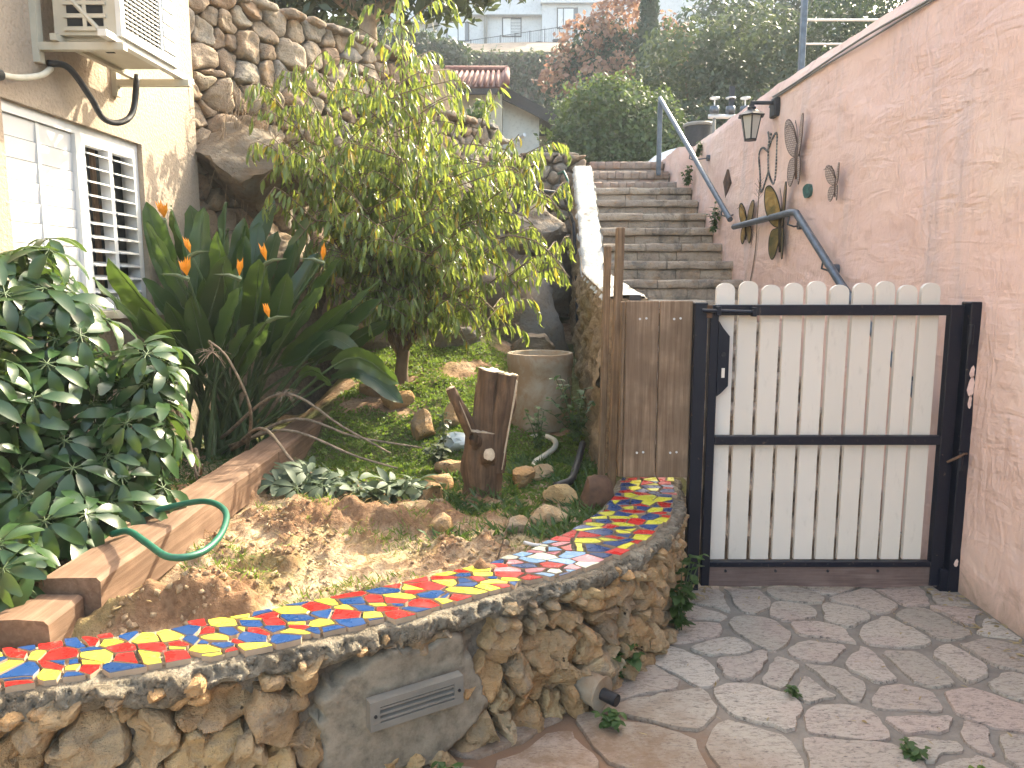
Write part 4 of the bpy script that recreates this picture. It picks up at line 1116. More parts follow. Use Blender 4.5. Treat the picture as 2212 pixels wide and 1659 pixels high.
# ================================================================== HANDRAILS
hr = thing("handrail", "upper grey steel handrail with a post beside the brick steps", "handrail", loc=(1.72, 8.9, 2.8))
MB().tube([(1.712, 8.95, 3.625), (1.898, 6.58, 2.05)], .024, 14).build("rail", M_steel, hr, True, 40)
MB().box(1.685, 1.735, 8.88, 8.93, 2.75, 3.585, bev=.004).build("post", M_steel, hr)
for (x, y, z) in ((1.806, 7.75, 2.83), (1.882, 6.78, 2.183)):
    MB().tube([(x, y, z - .02), (x - .005, y + .01, z - .075), (x + .04, y + .01, z - .09), (wallx(y) - .0, y, z - .07)], .007, 8).build("bracket", M_steel, hr, True)
    MB().tube([(wallx(y) - .018, y, z - .07), (wallx(y) + .02, y, z - .07)], .03, 14).build("wall_plate", M_steel, hr, True, 40)
h2 = thing("handrail", "lower grey steel handrail bent level at its top, behind the white pickets", "handrail", loc=(2.0, 4.6, 1.5))
pt = [(1.925, 6.55, 1.985), (1.965, 5.33, 1.995), (1.97, 5.25, 1.985), (2.0, 4.6, 1.53), (2.03, 3.95, 1.10), (2.05, 3.62, .88)]
MB().tube(pt, .0245, 14).build("rail", M_steel, h2, True, 40)
for (x, y, z) in ((1.965, 5.36, 1.99), (1.992, 4.80, 1.67), (2.03, 3.9, 1.06)):
    MB().tube([(x, y, z - .02), (x - .005, y + .01, z - .075), (x + .04, y + .01, z - .09), (wallx(y), y, z - .08)], .007, 8).build("bracket", M_steel, h2, True)
    MB().tube([(wallx(y) - .02, y, z - .08), (wallx(y) + .02, y, z - .08)], .032, 14).build("wall_plate", M_steel, h2, True, 40)

# ================================================================== WALL ORNAMENTS
def ring_tube(mb, pts, r, n=6):
    mb.tube(list(pts) + [pts[0]], r, n, cap=False)
class WingFrame:
    """wing plane hinged on a vertical axis on the wall; far=True opens towards the stairs head"""
    def __init__(s, y, z, far, th, off=.03):
        s.y, s.z, s.far, s.th, s.off = y, z, far, th, off
    def __call__(s, w, h, o=0):
        c, n = math.cos(s.th), math.sin(s.th); sg = 1 if s.far else -1
        return Vector((wallx(s.y) - s.off - w * n - o * c, s.y + sg * (w * c - o * n), s.z + h))
UP = [(.0, .0), (.02, .06), (.06, .12), (.12, .165), (.165, .16), (.175, .12), (.16, .06), (.12, .01), (.06, -.02), (.0, -.02)]
LO = [(.0, -.02), (.05, -.025), (.10, -.03), (.125, -.07), (.12, -.13), (.085, -.165), (.05, -.14), (.025, -.09), (.0, -.05)]
def _wicker():
    t = NT("wicker_weave"); br = t.n("ShaderNodeTexBrick"); t.l(t.coord(1, (1, 40, 40)), br.inputs[0])
    mp = t.n("ShaderNodeTexCoord"); sx = t.n("ShaderNodeSeparateXYZ"); t.l(mp.outputs["Object"], sx.inputs[0]); cb = t.n("ShaderNodeCombineXYZ")
    s2_ = t.math('ADD', sx.outputs[1], t.math('MULTIPLY', sx.outputs[0], -.8)); t.l(s2_, cb.inputs[0]); t.l(sx.outputs[2], cb.inputs[1]); t.l(cb.outputs[0], br.inputs[0])
    br.inputs["Color1"].default_value = (.46, .36, .31, 1); br.inputs["Color2"].default_value = (.38, .28, .23, 1); br.inputs["Mortar"].default_value = (.10, .06, .05, 1)
    br.inputs["Scale"].default_value = 34; br.inputs["Mortar Size"].default_value = .05; br.inputs["Brick Width"].default_value = .7; br.inputs["Row Height"].default_value = .5
    t.bump(br.outputs["Fac"], .5, -.01); return t.fin(br.outputs[0], .8)
M_wick = _wicker()
M_wire = simple("brown_wire", (.10, .06, .045), .6)
def _amber():
    t = NT("amber_enamel"); co = t.coord(1.0); n = t.noise(co, 7, 5, .6, .8)
    c = t.ramp(n, [(.3, (.05, .06, .03)), (.45, (.16, .12, .05)), (.58, (.32, .20, .07)), (.72, (.42, .33, .18))]); return t.fin(c, .35, .3)
M_amber = _amber()
M_rim = simple("dark_bronze_rim", (.035, .028, .022), .5, .4)
M_green = simple("verdigris", (.05, .14, .12), .6, .1, .3, 30)
M_mosrope = (lambda t: t.fin(t.ramp(t.vor(t.coord(1), 60, 'F1', 'Color'), [(.2, (.02, .022, .025)), (.5, (.10, .11, .11)), (.8, (.22, .22, .2))]), .4))(NT("dark_pebble"))
def wing(parent, fr, outline, sc, mat, rim, rr, name, tx=1.0):
    P = chaikin(outline, 2); P = [(a * sc * tx, b * sc) for a, b in P]
    mb = MB(); poly = [fr(a, b, .004) for a, b in P]; q = [fr(a, b, -.002) for a, b in P]; n = len(P)
    mb.add(poly + q, [tuple(range(n)), tuple(range(2 * n - 1, n - 1, -1))]); o = mb.build(name, mat, parent)
    m2 = MB(); ring_tube(m2, [fr(a, b, .001) for a, b in P], rr); m2.build("rim", rim, o, True); return o
def butterfly(name, label, y, z, sc, mat, rim, rr, thf, thn, txf=1.0, txn=1.0):
    b = thing(name, label, "wall ornament", loc=(wallx(y) - .02, y, z))
    for far, tx, th in ((True, txf, thf), (False, txn, thn)):
        f = WingFrame(y, z, far, th); f2 = WingFrame(y, z, far, th * .8)
        wing(b, f, UP, sc, mat, rim, rr, "upper_wing", tx); wing(b, f2, LO, sc, mat, rim, rr, "lower_wing", tx)
    x = wallx(y) - .035
    MB().tube([(x, y, z + .04 * sc), (x, y, z), (x, y, z - .05 * sc), (x, y, z - .13 * sc)], [.006 * sc, .014 * sc, .012 * sc, .005 * sc], 8).build("body", rim, b, True)
    for sg in (1, -1):
        MB().tube([(x, y, z + .03 * sc), (x - .02, y + sg * .02 * sc, z + .10 * sc), (x - .045, y + sg * .04 * sc, z + .14 * sc), (x - .06, y + sg * .07 * sc, z + .12 * sc)], .0022, 5).build("antenna", rim, b, True)
    return b
butterfly("butterfly_ornament", "large brown woven wicker butterfly on the pink wall", 5.40, 2.42, 1.45, M_wick, M_wire, .004, R(28), R(10), .50, .55)
butterfly("butterfly_ornament", "small brown woven wicker butterfly alone on the pink wall", 4.80, 2.13, .70, M_wick, M_wire, .003, R(28), R(12), .72, .5)
butterfly("butterfly_ornament", "amber metal butterfly with rounded wings near the gap between handrails", 6.36, 2.0, 1.05, M_amber, M_rim, .005, R(25), R(4), .55, 1.2)
butterfly("butterfly_ornament", "larger amber metal butterfly behind the level bend of the handrail", 5.62, 1.95, 1.7, M_amber, M_rim, .005, R(35), R(12), .55, .5)
# pebble outline butterfly under the lantern
pb = thing("butterfly_outline", "outline of a butterfly in dark pebbles under the wall lantern", "wall ornament", loc=(2.0, 6.0, 2.4))
def peb(pts, name):
    mb = MB(); C = Curve([(a, b) for a, b in pts], 8); n = max(3, int(C.len / .024))
    for i in range(n):
        q = C.at(C.len * (i + .5) / n); d = C.tan(C.len * (i + .5) / n) * .0095
        c = Vector((wallx(q.x) - .004, q.x, q.y)); dv_ = Vector((0, d.x, d.y)); sd_ = Vector((0, -d.y, d.x)) * .8
        mb.prism([c - dv_ - sd_ * .7, c + dv_ - sd_, c + dv_ * 1.1 + sd_, c - dv_ + sd_ * .9], (-.009, 0, 0))
    mb.build(name, M_mosrope, pb)
peb([(6.02, 2.53), (6.13, 2.575), (6.2, 2.53), (6.16, 2.38), (6.12, 2.23), (6.04, 2.30), (5.985, 2.37)], "wing_outline")
peb([(6.01, 2.54), (5.93, 2.61), (5.85, 2.63), (5.835, 2.45), (5.85, 2.27), (5.92, 2.29), (5.985, 2.37)], "wing_outline")
peb([(6.01, 2.56), (6.0, 2.46), (5.985, 2.36)], "body_line"); peb([(6.01, 2.56), (6.0, 2.62), (6.03, 2.68)], "antenna"); peb([(6.01, 2.56), (5.98, 2.62), (5.96, 2.66)], "antenna")
mb = MB(); P = [(7.03, 2.54), (6.93, 2.41), (7.05, 2.285), (7.14, 2.44)]
mb.prism([(wallx(a) - .02, a, b) for a, b in P], (.02, 0, 0)); tag(mb.build("diamond_plaque", M_rust), "brown diamond plaque on the pink wall", "wall ornament")
mb = MB(); P = chaikin([(5.33, 2.165), (5.27, 2.185), (5.20, 2.17), (5.19, 2.13), (5.22, 2.09), (5.29, 2.085), (5.32, 2.12)], 2)
mb.prism([(wallx(a) - .015, a, b) for a, b in P], (.02, 0, 0)); tag(mb.build("leaf_plaque", M_green), "small green mosaic blob on the pink wall", "wall ornament")
# lantern
ln = thing("wall_lantern", "black hexagonal wall lantern with frosted panes near the wall top", "lantern", loc=(2.02, 5.9, 2.9))
MB().box(wallx(5.9) - .035, wallx(5.9) + .01, 5.84, 5.96, 2.76, 2.90, bev=.008).build("back_plate", M_black, ln)
MB().box(wallx(5.9) - .20, wallx(5.9) - .03, 5.885, 5.915, 2.855, 2.88, bev=.004).build("arm", M_black, ln)
lc = Vector((wallx(5.9) - .19, 5.9, 0))
def hexr(r, z): return [lc + Vector((r * math.cos(math.pi / 3 * k + .3), r * math.sin(math.pi / 3 * k + .3), z)) for k in range(6)]
mb = MB(); rings = [(.105, 2.765), (.108, 2.772), (.06, 2.80), (.035, 2.815), (.035, 2.835), (.022, 2.84), (.022, 2.86)]
V = [p for r_, z in rings for p in hexr(r_, z)]
mb.add(V, [(i * 6 + j, i * 6 + (j + 1) % 6, (i + 1) * 6 + (j + 1) % 6, (i + 1) * 6 + j) for i in range(len(rings) - 1) for j in range(6)] + [tuple(range(6))[::-1], tuple(len(V) - 6 + j for j in range(6))]); mb.build("roof", M_black, ln)
t_, b_ = hexr(.078, 2.765), hexr(.045, 2.60)
M_frost = (lambda t: t.fin((.42, .39, .34), .5))(NT("frosted_pane"))
for j in range(6):
    MB().tube([t_[j], b_[j]], .006, 6).build("glazing_bar", M_black, ln)
    k2 = (j + 1) % 6; a, b, c, d = [lc + (q - lc) * 1 for q in (t_[j], t_[k2], b_[k2], b_[j])]
    ctr = (a + b + c + d) / 4; nn = Vector((ctr.x - lc.x, ctr.y - lc.y, 0)).normalized() * .003
    MB().prism([a, b, c, d], nn).build("pane", M_frost, ln)
MB().prism(hexr(.05, 2.588), (0, 0, .012)).build("base", M_black, ln)
# few screw plugs left in the plaster
# ================================================================== GARDEN OBJECTS
def sleeper(y0, y1, zt, lab, x0=-1.45, x1=-1.262, th=.15):
    V = []; n = 24; ring = []
    for i in range(n):
        y = y0 + (y1 - y0) * i / (n - 1); d = .006 * nz((y, zt, 0), 2, 3)
        for (x, z) in ((x0, zt - th), (x0, zt - .012), (x0 + .012, zt), ((x0 + x1) / 2, zt + .002), (x1 - .012, zt), (x1, zt - .012), (x1, zt - th)):
            V.append((x + d + .004 * nz((x, y, z), 8, 3), y, z + .006 * nz((x * 3, y, 2), 5, 3)))
    k = 7; F = [(i * k + j, (i + 1) * k + j, (i + 1) * k + j + 1, i * k + j + 1) for i in range(n - 1) for j in range(k - 1)]
    F += [tuple(range(k)), tuple((n - 1) * k + j for j in range(k))[::-1]]
    return tag(mesh_obj("timber_sleeper", V, [f[::-1] for f in F], M_beam, None, True, auto=35), lab, "timber")
sleeper(2.17, 3.92, .605, "long brown timber sleeper edging the bed under the green hose")
sleeper(3.93, 4.86, .60, "far brown timber sleeper shaded by the bird-of-paradise leaves")
sleeper(1.985, 2.16, .555, "lower pale timber sleeper meeting the mosaic wall", -1.49, -1.31)
hz_ = Curve([(-1.40, 2.50, .63), (-1.31, 2.44, .66), (-1.18, 2.30, .67), (-1.06, 2.20, .66), (-.985, 2.25, .655), (-.985, 2.42, .66), (-1.04, 2.60, .68), (-1.16, 2.71, .685), (-1.32, 2.74, .65), (-1.42, 2.74, .62)], 10)
o = MB().tube([hz_.at(hz_.len * i / 70) for i in range(71)], .0115, 12).build("garden_hose", M_hose, None, True); tag(o, "loop of green garden hose over the timber sleeper", "hose")

# stump
stp = thing("tree_stump", "sawn-off tree stump with a splintered side stub", "tree stump", loc=(-.14, 3.51, .42))
def trunk(name, pts, rad, n, mat, parent, groove=.12, seed=0, cap=None):
    C = catmull(pts, 6); m = len(C); rr = np.interp(np.linspace(0, 1, m), np.linspace(0, 1, len(rad)), rad); V = []; F = []
    for i, p in enumerate(C):
        t = (C[min(i + 1, m - 1)] - C[max(i - 1, 0)]).normalized(); u = Vector((1, 0, 0)); u = (u - t * u.dot(t)).normalized(); b = t.cross(u)
        for j in range(n):
            a = 2 * math.pi * j / n; g = 1 + groove * nz((math.cos(a) * 1.6 + seed, math.sin(a) * 1.6, i * .09), 1.3, 4) + groove * .35 * nz((math.cos(a) * 5 + seed, math.sin(a) * 5, i * .05), 1, 3)
            V.append(p + (u * math.cos(a) + b * math.sin(a)) * rr[i] * g)
    F = [(i * n + j, i * n + (j + 1) % n, (i + 1) * n + (j + 1) % n, (i + 1) * n + j) for i in range(m - 1) for j in range(n)]
    o = mesh_obj(name, V, F, mat, parent, True)
    if cap:
        q = V[-n:]; mb = MB(); c = sum((Vector(v) for v in q), Vector()) / n
        top = [Vector(v).lerp(c, .02) + Vector((0, 0, .004 + .012 * nz(v, 22, 2))) for v in q]
        mb.add(list(q) + top + [c + Vector((0, 0, .004))], [(j, (j + 1) % n, n + (j + 1) % n, n + j) for j in range(n)] + [(n + j, n + (j + 1) % n, 2 * n) for j in range(n)]); mb.build("cut_face", cap, o)
    return o
trunk("trunk", [(-.15, 3.51, .40), (-.145, 3.51, .52), (-.155, 3.51, .66), (-.14, 3.51, .80)], [.105, .088, .088, .08], 36, M_bark, stp, .3, 1, M_cutwood)
trunk("stem", [(-.15, 3.515, .62), (-.13, 3.52, .80), (-.11, 3.53, .97), (-.09, 3.53, 1.085)], [.065, .066, .062, .064], 30, M_bark, stp, .34, 5, M_cutwood)
trunk("stem", [(-.09, 3.50, .60), (-.06, 3.50, .80), (-.03, 3.50, .96), (-.015, 3.50, 1.07)], [.05, .052, .05, .048], 26, M_bark, stp, .34, 9, M_cutwood)
trunk("side_stub", [(-.18, 3.49, .76), (-.225, 3.46, .87), (-.265, 3.44, .955), (-.29, 3.43, 1.015)], [.032, .028, .026, .024], 14, M_bark, stp, .3, 13, M_cutwood)
for i, (a, b) in enumerate((((-.29, 3.425, 1.04), (-.19, 3.44, .80)), ((-.275, 3.42, 1.02), (-.20, 3.43, .83)), ((.02, 3.46, 1.05), (-.05, 3.44, .62)), ((.012, 3.455, .99), (-.04, 3.445, .70)))):
    a, b = Vector(a), Vector(b); MB().prism([a, a + Vector((.008, 0, -.01)), b + Vector((.004, 0, 0)), b], (0, .012, .0)).build("splinter", M_cutwood, stp)
trunk("knot", [(-.12, 3.46, .66), (-.11, 3.41, .685), (-.105, 3.365, .71)], [.045, .034, .027], 20, M_bark, stp, .2, 17, M_cutwood)
trunk("knot", [(-.17, 3.46, .74), (-.175, 3.42, .775), (-.178, 3.40, .79)], [.034, .028, .022], 16, M_bark, stp, .2, 19)
# concrete pot
cp = thing("concrete_pot", "weathered round concrete pot with brown stains beside the side wall", "pot", loc=(.19, 5.0, .5))
z0 = .52; MB().lathe([(.19, z0), (.212, z0 + .03), (.216, z0 + .30), (.218, z0 + .42), (.224, z0 + .43), (.225, z0 + .505), (.220, z0 + .515), (.197, z0 + .515), (.19, z0 + .50), (.186, z0 + .3), (.18, z0 + .1), (.0, z0 + .1)], (.19, 5.0, 0), 48).build("ring", M_conc, cp, True, 50)
MB().lathe([(.0, z0 + .25), (.18, z0 + .24)], (.19, 5.0, 0), 24).build("earth_fill", M_soil, cp)

# loose rocks
rk = [((.16, 3.20, .455), (.105, .08, .06), "pale flat-topped rock between the stump and the mosaic wall"),
      ((.02, 3.09, .45), (.075, .06, .055), "small tan rock in front of the pale flat-topped rock"),
      ((.05, 3.86, .47), (.12, .08, .07), "long tan rock right behind the stump"),
      ((-.34, 4.10, .46), (.12, .09, .07), "brown rock beside the clear plastic bag"),
      ((-.38, 3.80, .46), (.09, .07, .06), "beige rock touching the left side of the stump base"),
      ((-.44, 3.33, .46), (.10, .07, .07), "sunlit blocky rock in front of the cut leaves"),
      ((-.40, 3.52, .47), (.11, .06, .07), "tilted beige rock next to the stump"),
      ((-.30, 3.08, .47), (.085, .07, .055), "rounded ochre rock on the turned soil"),
      ((.24, 3.58, .46), (.10, .08, .08), "lumpy tan rock leaning on the rusty block"),
      ((-.11, 3.00, .44), (.10, .07, .035), "flat dusty stone sunk in the soil"),
      ((.16, 3.95, .47), (.09, .07, .07), "weedy rock behind the black pipe"),
      ((-.58, 4.72, .58), (.17, .10, .12), "brown split rock where the lowest paddle leaf ends"),
      ((-.40, 4.85, .62), (.09, .08, .12), "upright mossy rock near the white weed"),
      ((-.82, 5.15, .68), (.14, .1, .1), "ochre rock beneath the peach stem"), ((-1.0, 5.3, .74), (.12, .1, .1), "small square rock beneath the peach stem"),
      ((-.15, 5.2, .62), (.14, .1, .08), "grey slab of rock behind the stump"), ((.05, 5.5, .68), (.12, .1, .08), "grey rock behind the concrete pot rim")]
for i, (c, s_, lab) in enumerate(rk): tag(rock("rock", c, s_, M_stone, None, 40 + i, 3, rot=i * .7), lab, "rock")
o = rock("rusty_block", (.40, 3.42, .50), (.11, .09, .13), M_rust, None, 77, 2, .1, rot=.4); tag(o, "rusty brown square block leaning by the wooden posts", "block")
# plastic bag
bag = rock("plastic_bag", (-.32, 4.52, .53), (.13, .09, .07), (lambda t: (t.b.inputs["Transmission Weight"].__setattr__("default_value", .25), t.fin((.62, .68, .68), .25))[1])(NT("clear_plastic")), None, 81, 3, .9); tag(bag, "crumpled clear plastic bag on the moss", "bag")
C_ = Curve([(.12, 4.75, .50), (.2, 4.72, .52), (.27, 4.62, .51), (.26, 4.45, .50), (.18, 4.25, .49), (.13, 4.15, .48), (.135, 4.02, .47)], 8)
tag(MB().tube([C_.at(C_.len * i / 40) for i in range(41)], .017, 10).build("white_pipe", M_cot, None, True), "curved white plastic pipe lying in the weeds", "pipe")
C_ = Curve([(.42, 4.3, .56), (.38, 4.1, .52), (.34, 3.9, .50), (.30, 3.72, .49), (.22, 3.62, .49)], 8)
tag(MB().tube([C_.at(C_.len * i / 24) for i in range(25)], .02, 10).build("black_pipe", M_black, None, True), "short black plastic pipe with an open end near the rusty block", "pipe")
C_ = Curve([(.14, 2.86, .455), (.09, 2.87, .455), (.05, 2.90, .455)], 6)
tag(MB().tube([C_.at(C_.len * i / 8) for i in range(9)], .008, 8).build("plastic_offcut", M_white, None, True), "small white plastic offcut lying behind the pastel tiles", "offcut")
tag(MB().tube([(-.06, 2.62, .47), (-.03, 2.66, .56), (-.005, 2.70, .64)], [.003, .0025, .0015], 6).build("dry_stick", M_twig), "thin dry stick poking up behind the mosaic tiles", "stick")

# ================================================================== PLANTS
def leaf_template(n=4, width=.13, fold=.25, droop=.5, tipp=1.0, base=.0, pw_=.8):
    """unit-length leaf along +Y, normal +Z, drooping to -Z"""
    V = []; F = []
    for i in range(n + 1):
        t = i / n; ang = droop * t; y = math.sin(ang) / max(droop, 1e-3) if droop > 1e-3 else t; z = -(1 - math.cos(ang)) / max(droop, 1e-3) if droop > 1e-3 else 0
        w_ = width * (math.sin(math.pi * min(1, (t * .93 + .035))) ** pw_)
        V += [(-w_, y, z + fold * w_), (0, y, z), (w_, y, z + fold * w_)]
    for i in range(n):
        a = i * 3; F += [(a, a + 1, a + 4, a + 3), (a + 1, a + 2, a + 5, a + 4)]
    return np.array(V), np.array(F)
def inst(templ, mats4):
    """templ list of (V,F); mats4: list of (index, pos, x-axis, y-axis, z-axis (scaled))"""
    AV = []; AF = []; o = 0
    for ti, (V, F) in enumerate(templ):
        sel = [m for m in mats4 if m[0] == ti]
        if not sel: continue
        P = np.array([m[1] for m in sel]); X = np.array([m[2] for m in sel]); Y = np.array([m[3] for m in sel]); Z = np.array([m[4] for m in sel])
        W = V[None, :, 0, None] * X[:, None, :] + V[None, :, 1, None] * Y[:, None, :] + V[None, :, 2, None] * Z[:, None, :] + P[:, None, :]
        n, k = W.shape[:2]; AV.append(W.reshape(-1, 3)); FF = (F[None] + (np.arange(n) * k)[:, None, None] + o).reshape(-1, F.shape[1]); AF.append(FF); o += n * k
    return np.concatenate(AV), np.concatenate(AF)
def frame(d, up, s):
    d = Vector(d).normalized(); x = d.cross(Vector(up))
    if x.length < 1e-4: x = d.orthogonal()
    x.normalize(); z = x.cross(d); return tuple(x * s), tuple(d * s), tuple(z * s)

# ---- peach tree
PT = [(-1.75, 5.5, 2.9), (-1.82, 5.6, 2.4), (-1.5, 5.4, 2.75), (-1.35, 5.6, 3.0), (.15, 5.6, 2.2), (-.82, 5.9, 3.66), (-.72, 5.75, 3.40), (-.97, 5.8, 3.30), (-.9, 5.1, 1.25), (-.6, 5.0, 1.15), (-.3, 5.1, 1.08), (-1.15, 5.2, 1.35), (-.05, 5.3, 1.2), (-1.64, 5.9, 3.11), (-1.71, 5.5, 2.53), (-1.73, 5.2, 2.17), (-1.82, 5.6, 2.08), (-1.48, 6.1, 3.06), (-1.21, 5.2, 2.38), (-1.04, 5.7, 2.89), (-0.82, 5.9, 3.44), (-0.6, 5.7, 3.09), (-0.81, 5.3, 2.92), (-0.38, 5.9, 2.81), (-0.06, 5.8, 3.0), (0.05, 5.4, 2.54), (-0.02, 5.9, 2.32), (0.4, 5.5, 1.97), (0.4, 5.2, 1.54), (-0.32, 4.9, 2.07), (-0.67, 4.9, 2.18), (-1.04, 4.9, 1.89), (-1.43, 5.0, 1.78), (0.07, 5.0, 1.41), (-0.42, 4.7, 1.48), (-0.76, 4.8, 1.65), (-0.21, 5.0, 1.17), (-1.24, 5.0, 2.14), (0.27, 5.9, 1.83), (-0.56, 5.0, 2.58), (-1.16, 5.9, 2.5), (-0.32, 5.5, 2.43), (-0.57, 5.3, 1.93), (-0.15, 5.2, 1.79), (-0.98, 5.2, 1.54)]
pt_ = thing("peach_tree", "young peach tree with drooping yellow-green leaves in front of the rubble wall", "tree", loc=(-.84, 5.6, .78))
tb = Vector((-.84, 5.6, .72)); r8 = random.Random(17); wood = MB(); lv = []
trunk("trunk", [(-.84, 5.6, .68), (-.84, 5.6, .85), (-.82, 5.59, 1.0)], [.06, .05, .045], 14, M_twig, pt_, .15, 2)
def add_leaves(curve_pts, dens, lenr=(.06, .115)):
    for a, b in zip(curve_pts, curve_pts[1:]):
        seg = b - a; n = max(1, int(seg.length * dens + r8.random()))
        for k in range(n):
            p = a.lerp(b, r8.random()); az = r8.random() * 6.283
            d = Vector((math.cos(az) * .65, math.sin(az) * .65, -.75 - .7 * r8.random())) + seg.normalized() * .45
            up = Vector((math.cos(az), math.sin(az), .6)) + Vector((r8.gauss(0, .3), r8.gauss(0, .3), 0))
            s_ = lenr[0] + (lenr[1] - lenr[0]) * r8.random(); x, y, z = frame(d, up, s_); lv.append((r8.randrange(3), tuple(p), x, y, z))
for i, T in enumerate(PT):
    T = Vector(T); B = tb + Vector((r8.gauss(0, .02), r8.gauss(0, .02), .15 + .2 * r8.random())); dist = (T - B).length
    mid = B.lerp(T, .5) + Vector((0, 0, dist * (.10 if T.z > 2.3 else .34))); m2 = B.lerp(T, .8) + Vector((0, 0, dist * (.06 if T.z > 2.3 else .26)))
    C = Curve([B, mid, m2, T], 8); pts = [C.at(C.len * k / 20) for k in range(21)]
    wood.tube(pts, list(np.linspace(.010, .003, 21)), 6, cap=False)
    add_leaves(pts[9:], 38); 
    for q in range(7 if (T.x > -.45 and T.z > 2.25) else 14):
        t = .30 + .68 * r8.random(); p = C.at(C.len * t); az = r8.random() * 6.283
        ln_ = .18 + .26 * r8.random(); e = p + Vector((math.cos(az) * ln_, math.sin(az) * ln_, .05 + .16 * r8.random())); f = e + Vector((math.cos(az) * .09, math.sin(az) * .09, -.10 - .06 * r8.random()))
        if f.x < -1.95 or f.x > .52: continue
        tw = Curve([p, e, f], 5); tp = [tw.at(tw.len * k / 6) for k in range(7)]; wood.tube(tp, list(np.linspace(.005, .002, 7)), 4, cap=False); add_leaves(tp[1:], 54)
wood.build("branches", M_twig, pt_, True)
tpl = [leaf_template(4, .108, .35, d) for d in (.3, .9, 1.5)]
V, F = inst(tpl, lv); o = mesh_obj("crown", V, F, L_peach, pt_); o["kind"] = "stuff"

# ---- bird of paradise
ST = [(-2.17, 4.5, 1.98), (-2.16, 4.8, 1.99), (-2.07, 3.85, 1.63), (-2.07, 3.7, 1.53), (-2.15, 4.45, 1.86), (-2.08, 4.9, 2.0), (-1.87, 4.6, 1.96), (-1.88, 5.0, 2.03), (-1.66, 4.7, 1.91), (-1.72, 4.4, 1.8), (-1.93, 4.3, 1.64), (-1.67, 5.0, 1.9), (-1.49, 4.8, 1.83), (-1.4, 4.9, 1.77), (-1.23, 4.8, 1.7), (-1.05, 4.6, 1.65), (-0.81, 4.6, 1.52), (-0.77, 4.7, 1.27), (-1.48, 4.4, 1.64), (-1.32, 4.4, 1.56), (-1.52, 4.2, 1.48), (-1.77, 4.3, 1.53), (-1.66, 4.3, 1.64), (-1.81, 4.2, 1.43), (-1.11, 4.4, 1.48), (-0.97, 4.5, 1.4), (-1.19, 4.3, 1.37), (-1.48, 4.2, 1.27), (-0.67, 4.5, 0.77), (-1.05, 4.3, 0.91), (-0.9, 4.4, 1.09), (-2.14, 4.7, 1.82), (-2.12, 4.3, 1.53), (-1.95, 4.2, 1.4), (-2.12, 4.0, 1.43), (-2.0, 4.0, 1.27), (-1.6, 5.1, 2.06), (-1.38, 5.1, 1.94)]
SF = [(-2.15, 4.68, 1.95), (-1.84, 4.3, 1.72), (-1.78, 4.1, 1.59), (-1.44, 4.4, 1.68), (-1.53, 4.2, 1.59), (-1.34, 4.1, 1.36), (-1.16, 4.6, 1.69)]
sr = thing("bird_of_paradise", "large bird-of-paradise plant with paddle leaves and orange flowers", "plant", loc=(-1.85, 4.7, .45))
r9 = random.Random(4)
for _ in range(16):
    q = ST[r9.randrange(31)]; ST.append((max(-2.14, q[0] + r9.gauss(0, .13)), q[1] + r9.gauss(0, .12), min(2.0, q[2] - .05 - .22 * r9.random())))
for i, T in enumerate(ST):
    T = Vector(T); B = Vector((-1.86 + r9.gauss(0, .13), 4.68 + r9.gauss(0, .12), .42)); D = (T - B).length
    out = Vector((T.x - B.x, T.y - B.y, 0)); low = T.z < 1.2
    bl = min(.58, max(.36, D * .42)) * (.9 + .25 * r9.random()) * (.8 if low else 1)
    m1 = B.lerp(T, .40) + Vector((0, 0, .05 * D)) - out * .06; m2 = B.lerp(T, .75) + Vector((0, 0, (.035 if not low else .20) * D))
    C = Curve([B, m1, m2, T], 10); mb = MB(); tpet = C.len - bl
    mb.tube([C.at(tpet * k / 8) for k in range(9)], list(np.linspace(.017, .008, 9)), 6, 1, cap=False)
    # blade
    n = 12; W_ = bl * (.112 + .03 * r9.random()); roll = r9.gauss(0, .7); V = []; F = []
    for k in range(n + 1):
        t = k / n; p = C.at(tpet + bl * t); d = C.tan(tpet + bl * t)
        if d.length < 1e-5: d = (T - m2).normalized()
        hx = Vector((-.25, -1, .35)) if abs(out.x) > .0 else Vector((0, -1, .2))
        x = d.cross(hx).normalized(); nn = x.cross(d).normalized()
        cr, s2 = math.cos(roll), math.sin(roll); xx = x * cr + nn * s2; nr = nn * cr - x * s2
        ww = W_ * (math.sin(math.pi * min(1, t * .90 + .06)) ** .62) * (1 if k < n else .1); fo = .35 + .25 * math.sin(i)
        wv = .010 * math.sin(k * 1.9 + i)
        V += [p - xx * ww + nr * (ww * fo + wv), p - xx * ww * .5 + nr * ww * fo * .42, p, p + xx * ww * .5 + nr * ww * fo * .42, p + xx * ww + nr * (ww * fo - wv)]
    F = [(a * 5 + b, a * 5 + b + 1, (a + 1) * 5 + b + 1, (a + 1) * 5 + b) for a in range(n) for b in range(4)]
    mb.add(V, F, 0)
    mb.tube([C.at(tpet + bl * t) - Vector((0, 0, .002)) for t in np.linspace(0, .95, 6)], list(np.linspace(.007, .002, 6)), 5, 1, cap=False)
    mb.build("leaf", [L_strel, M_stem], sr, True)
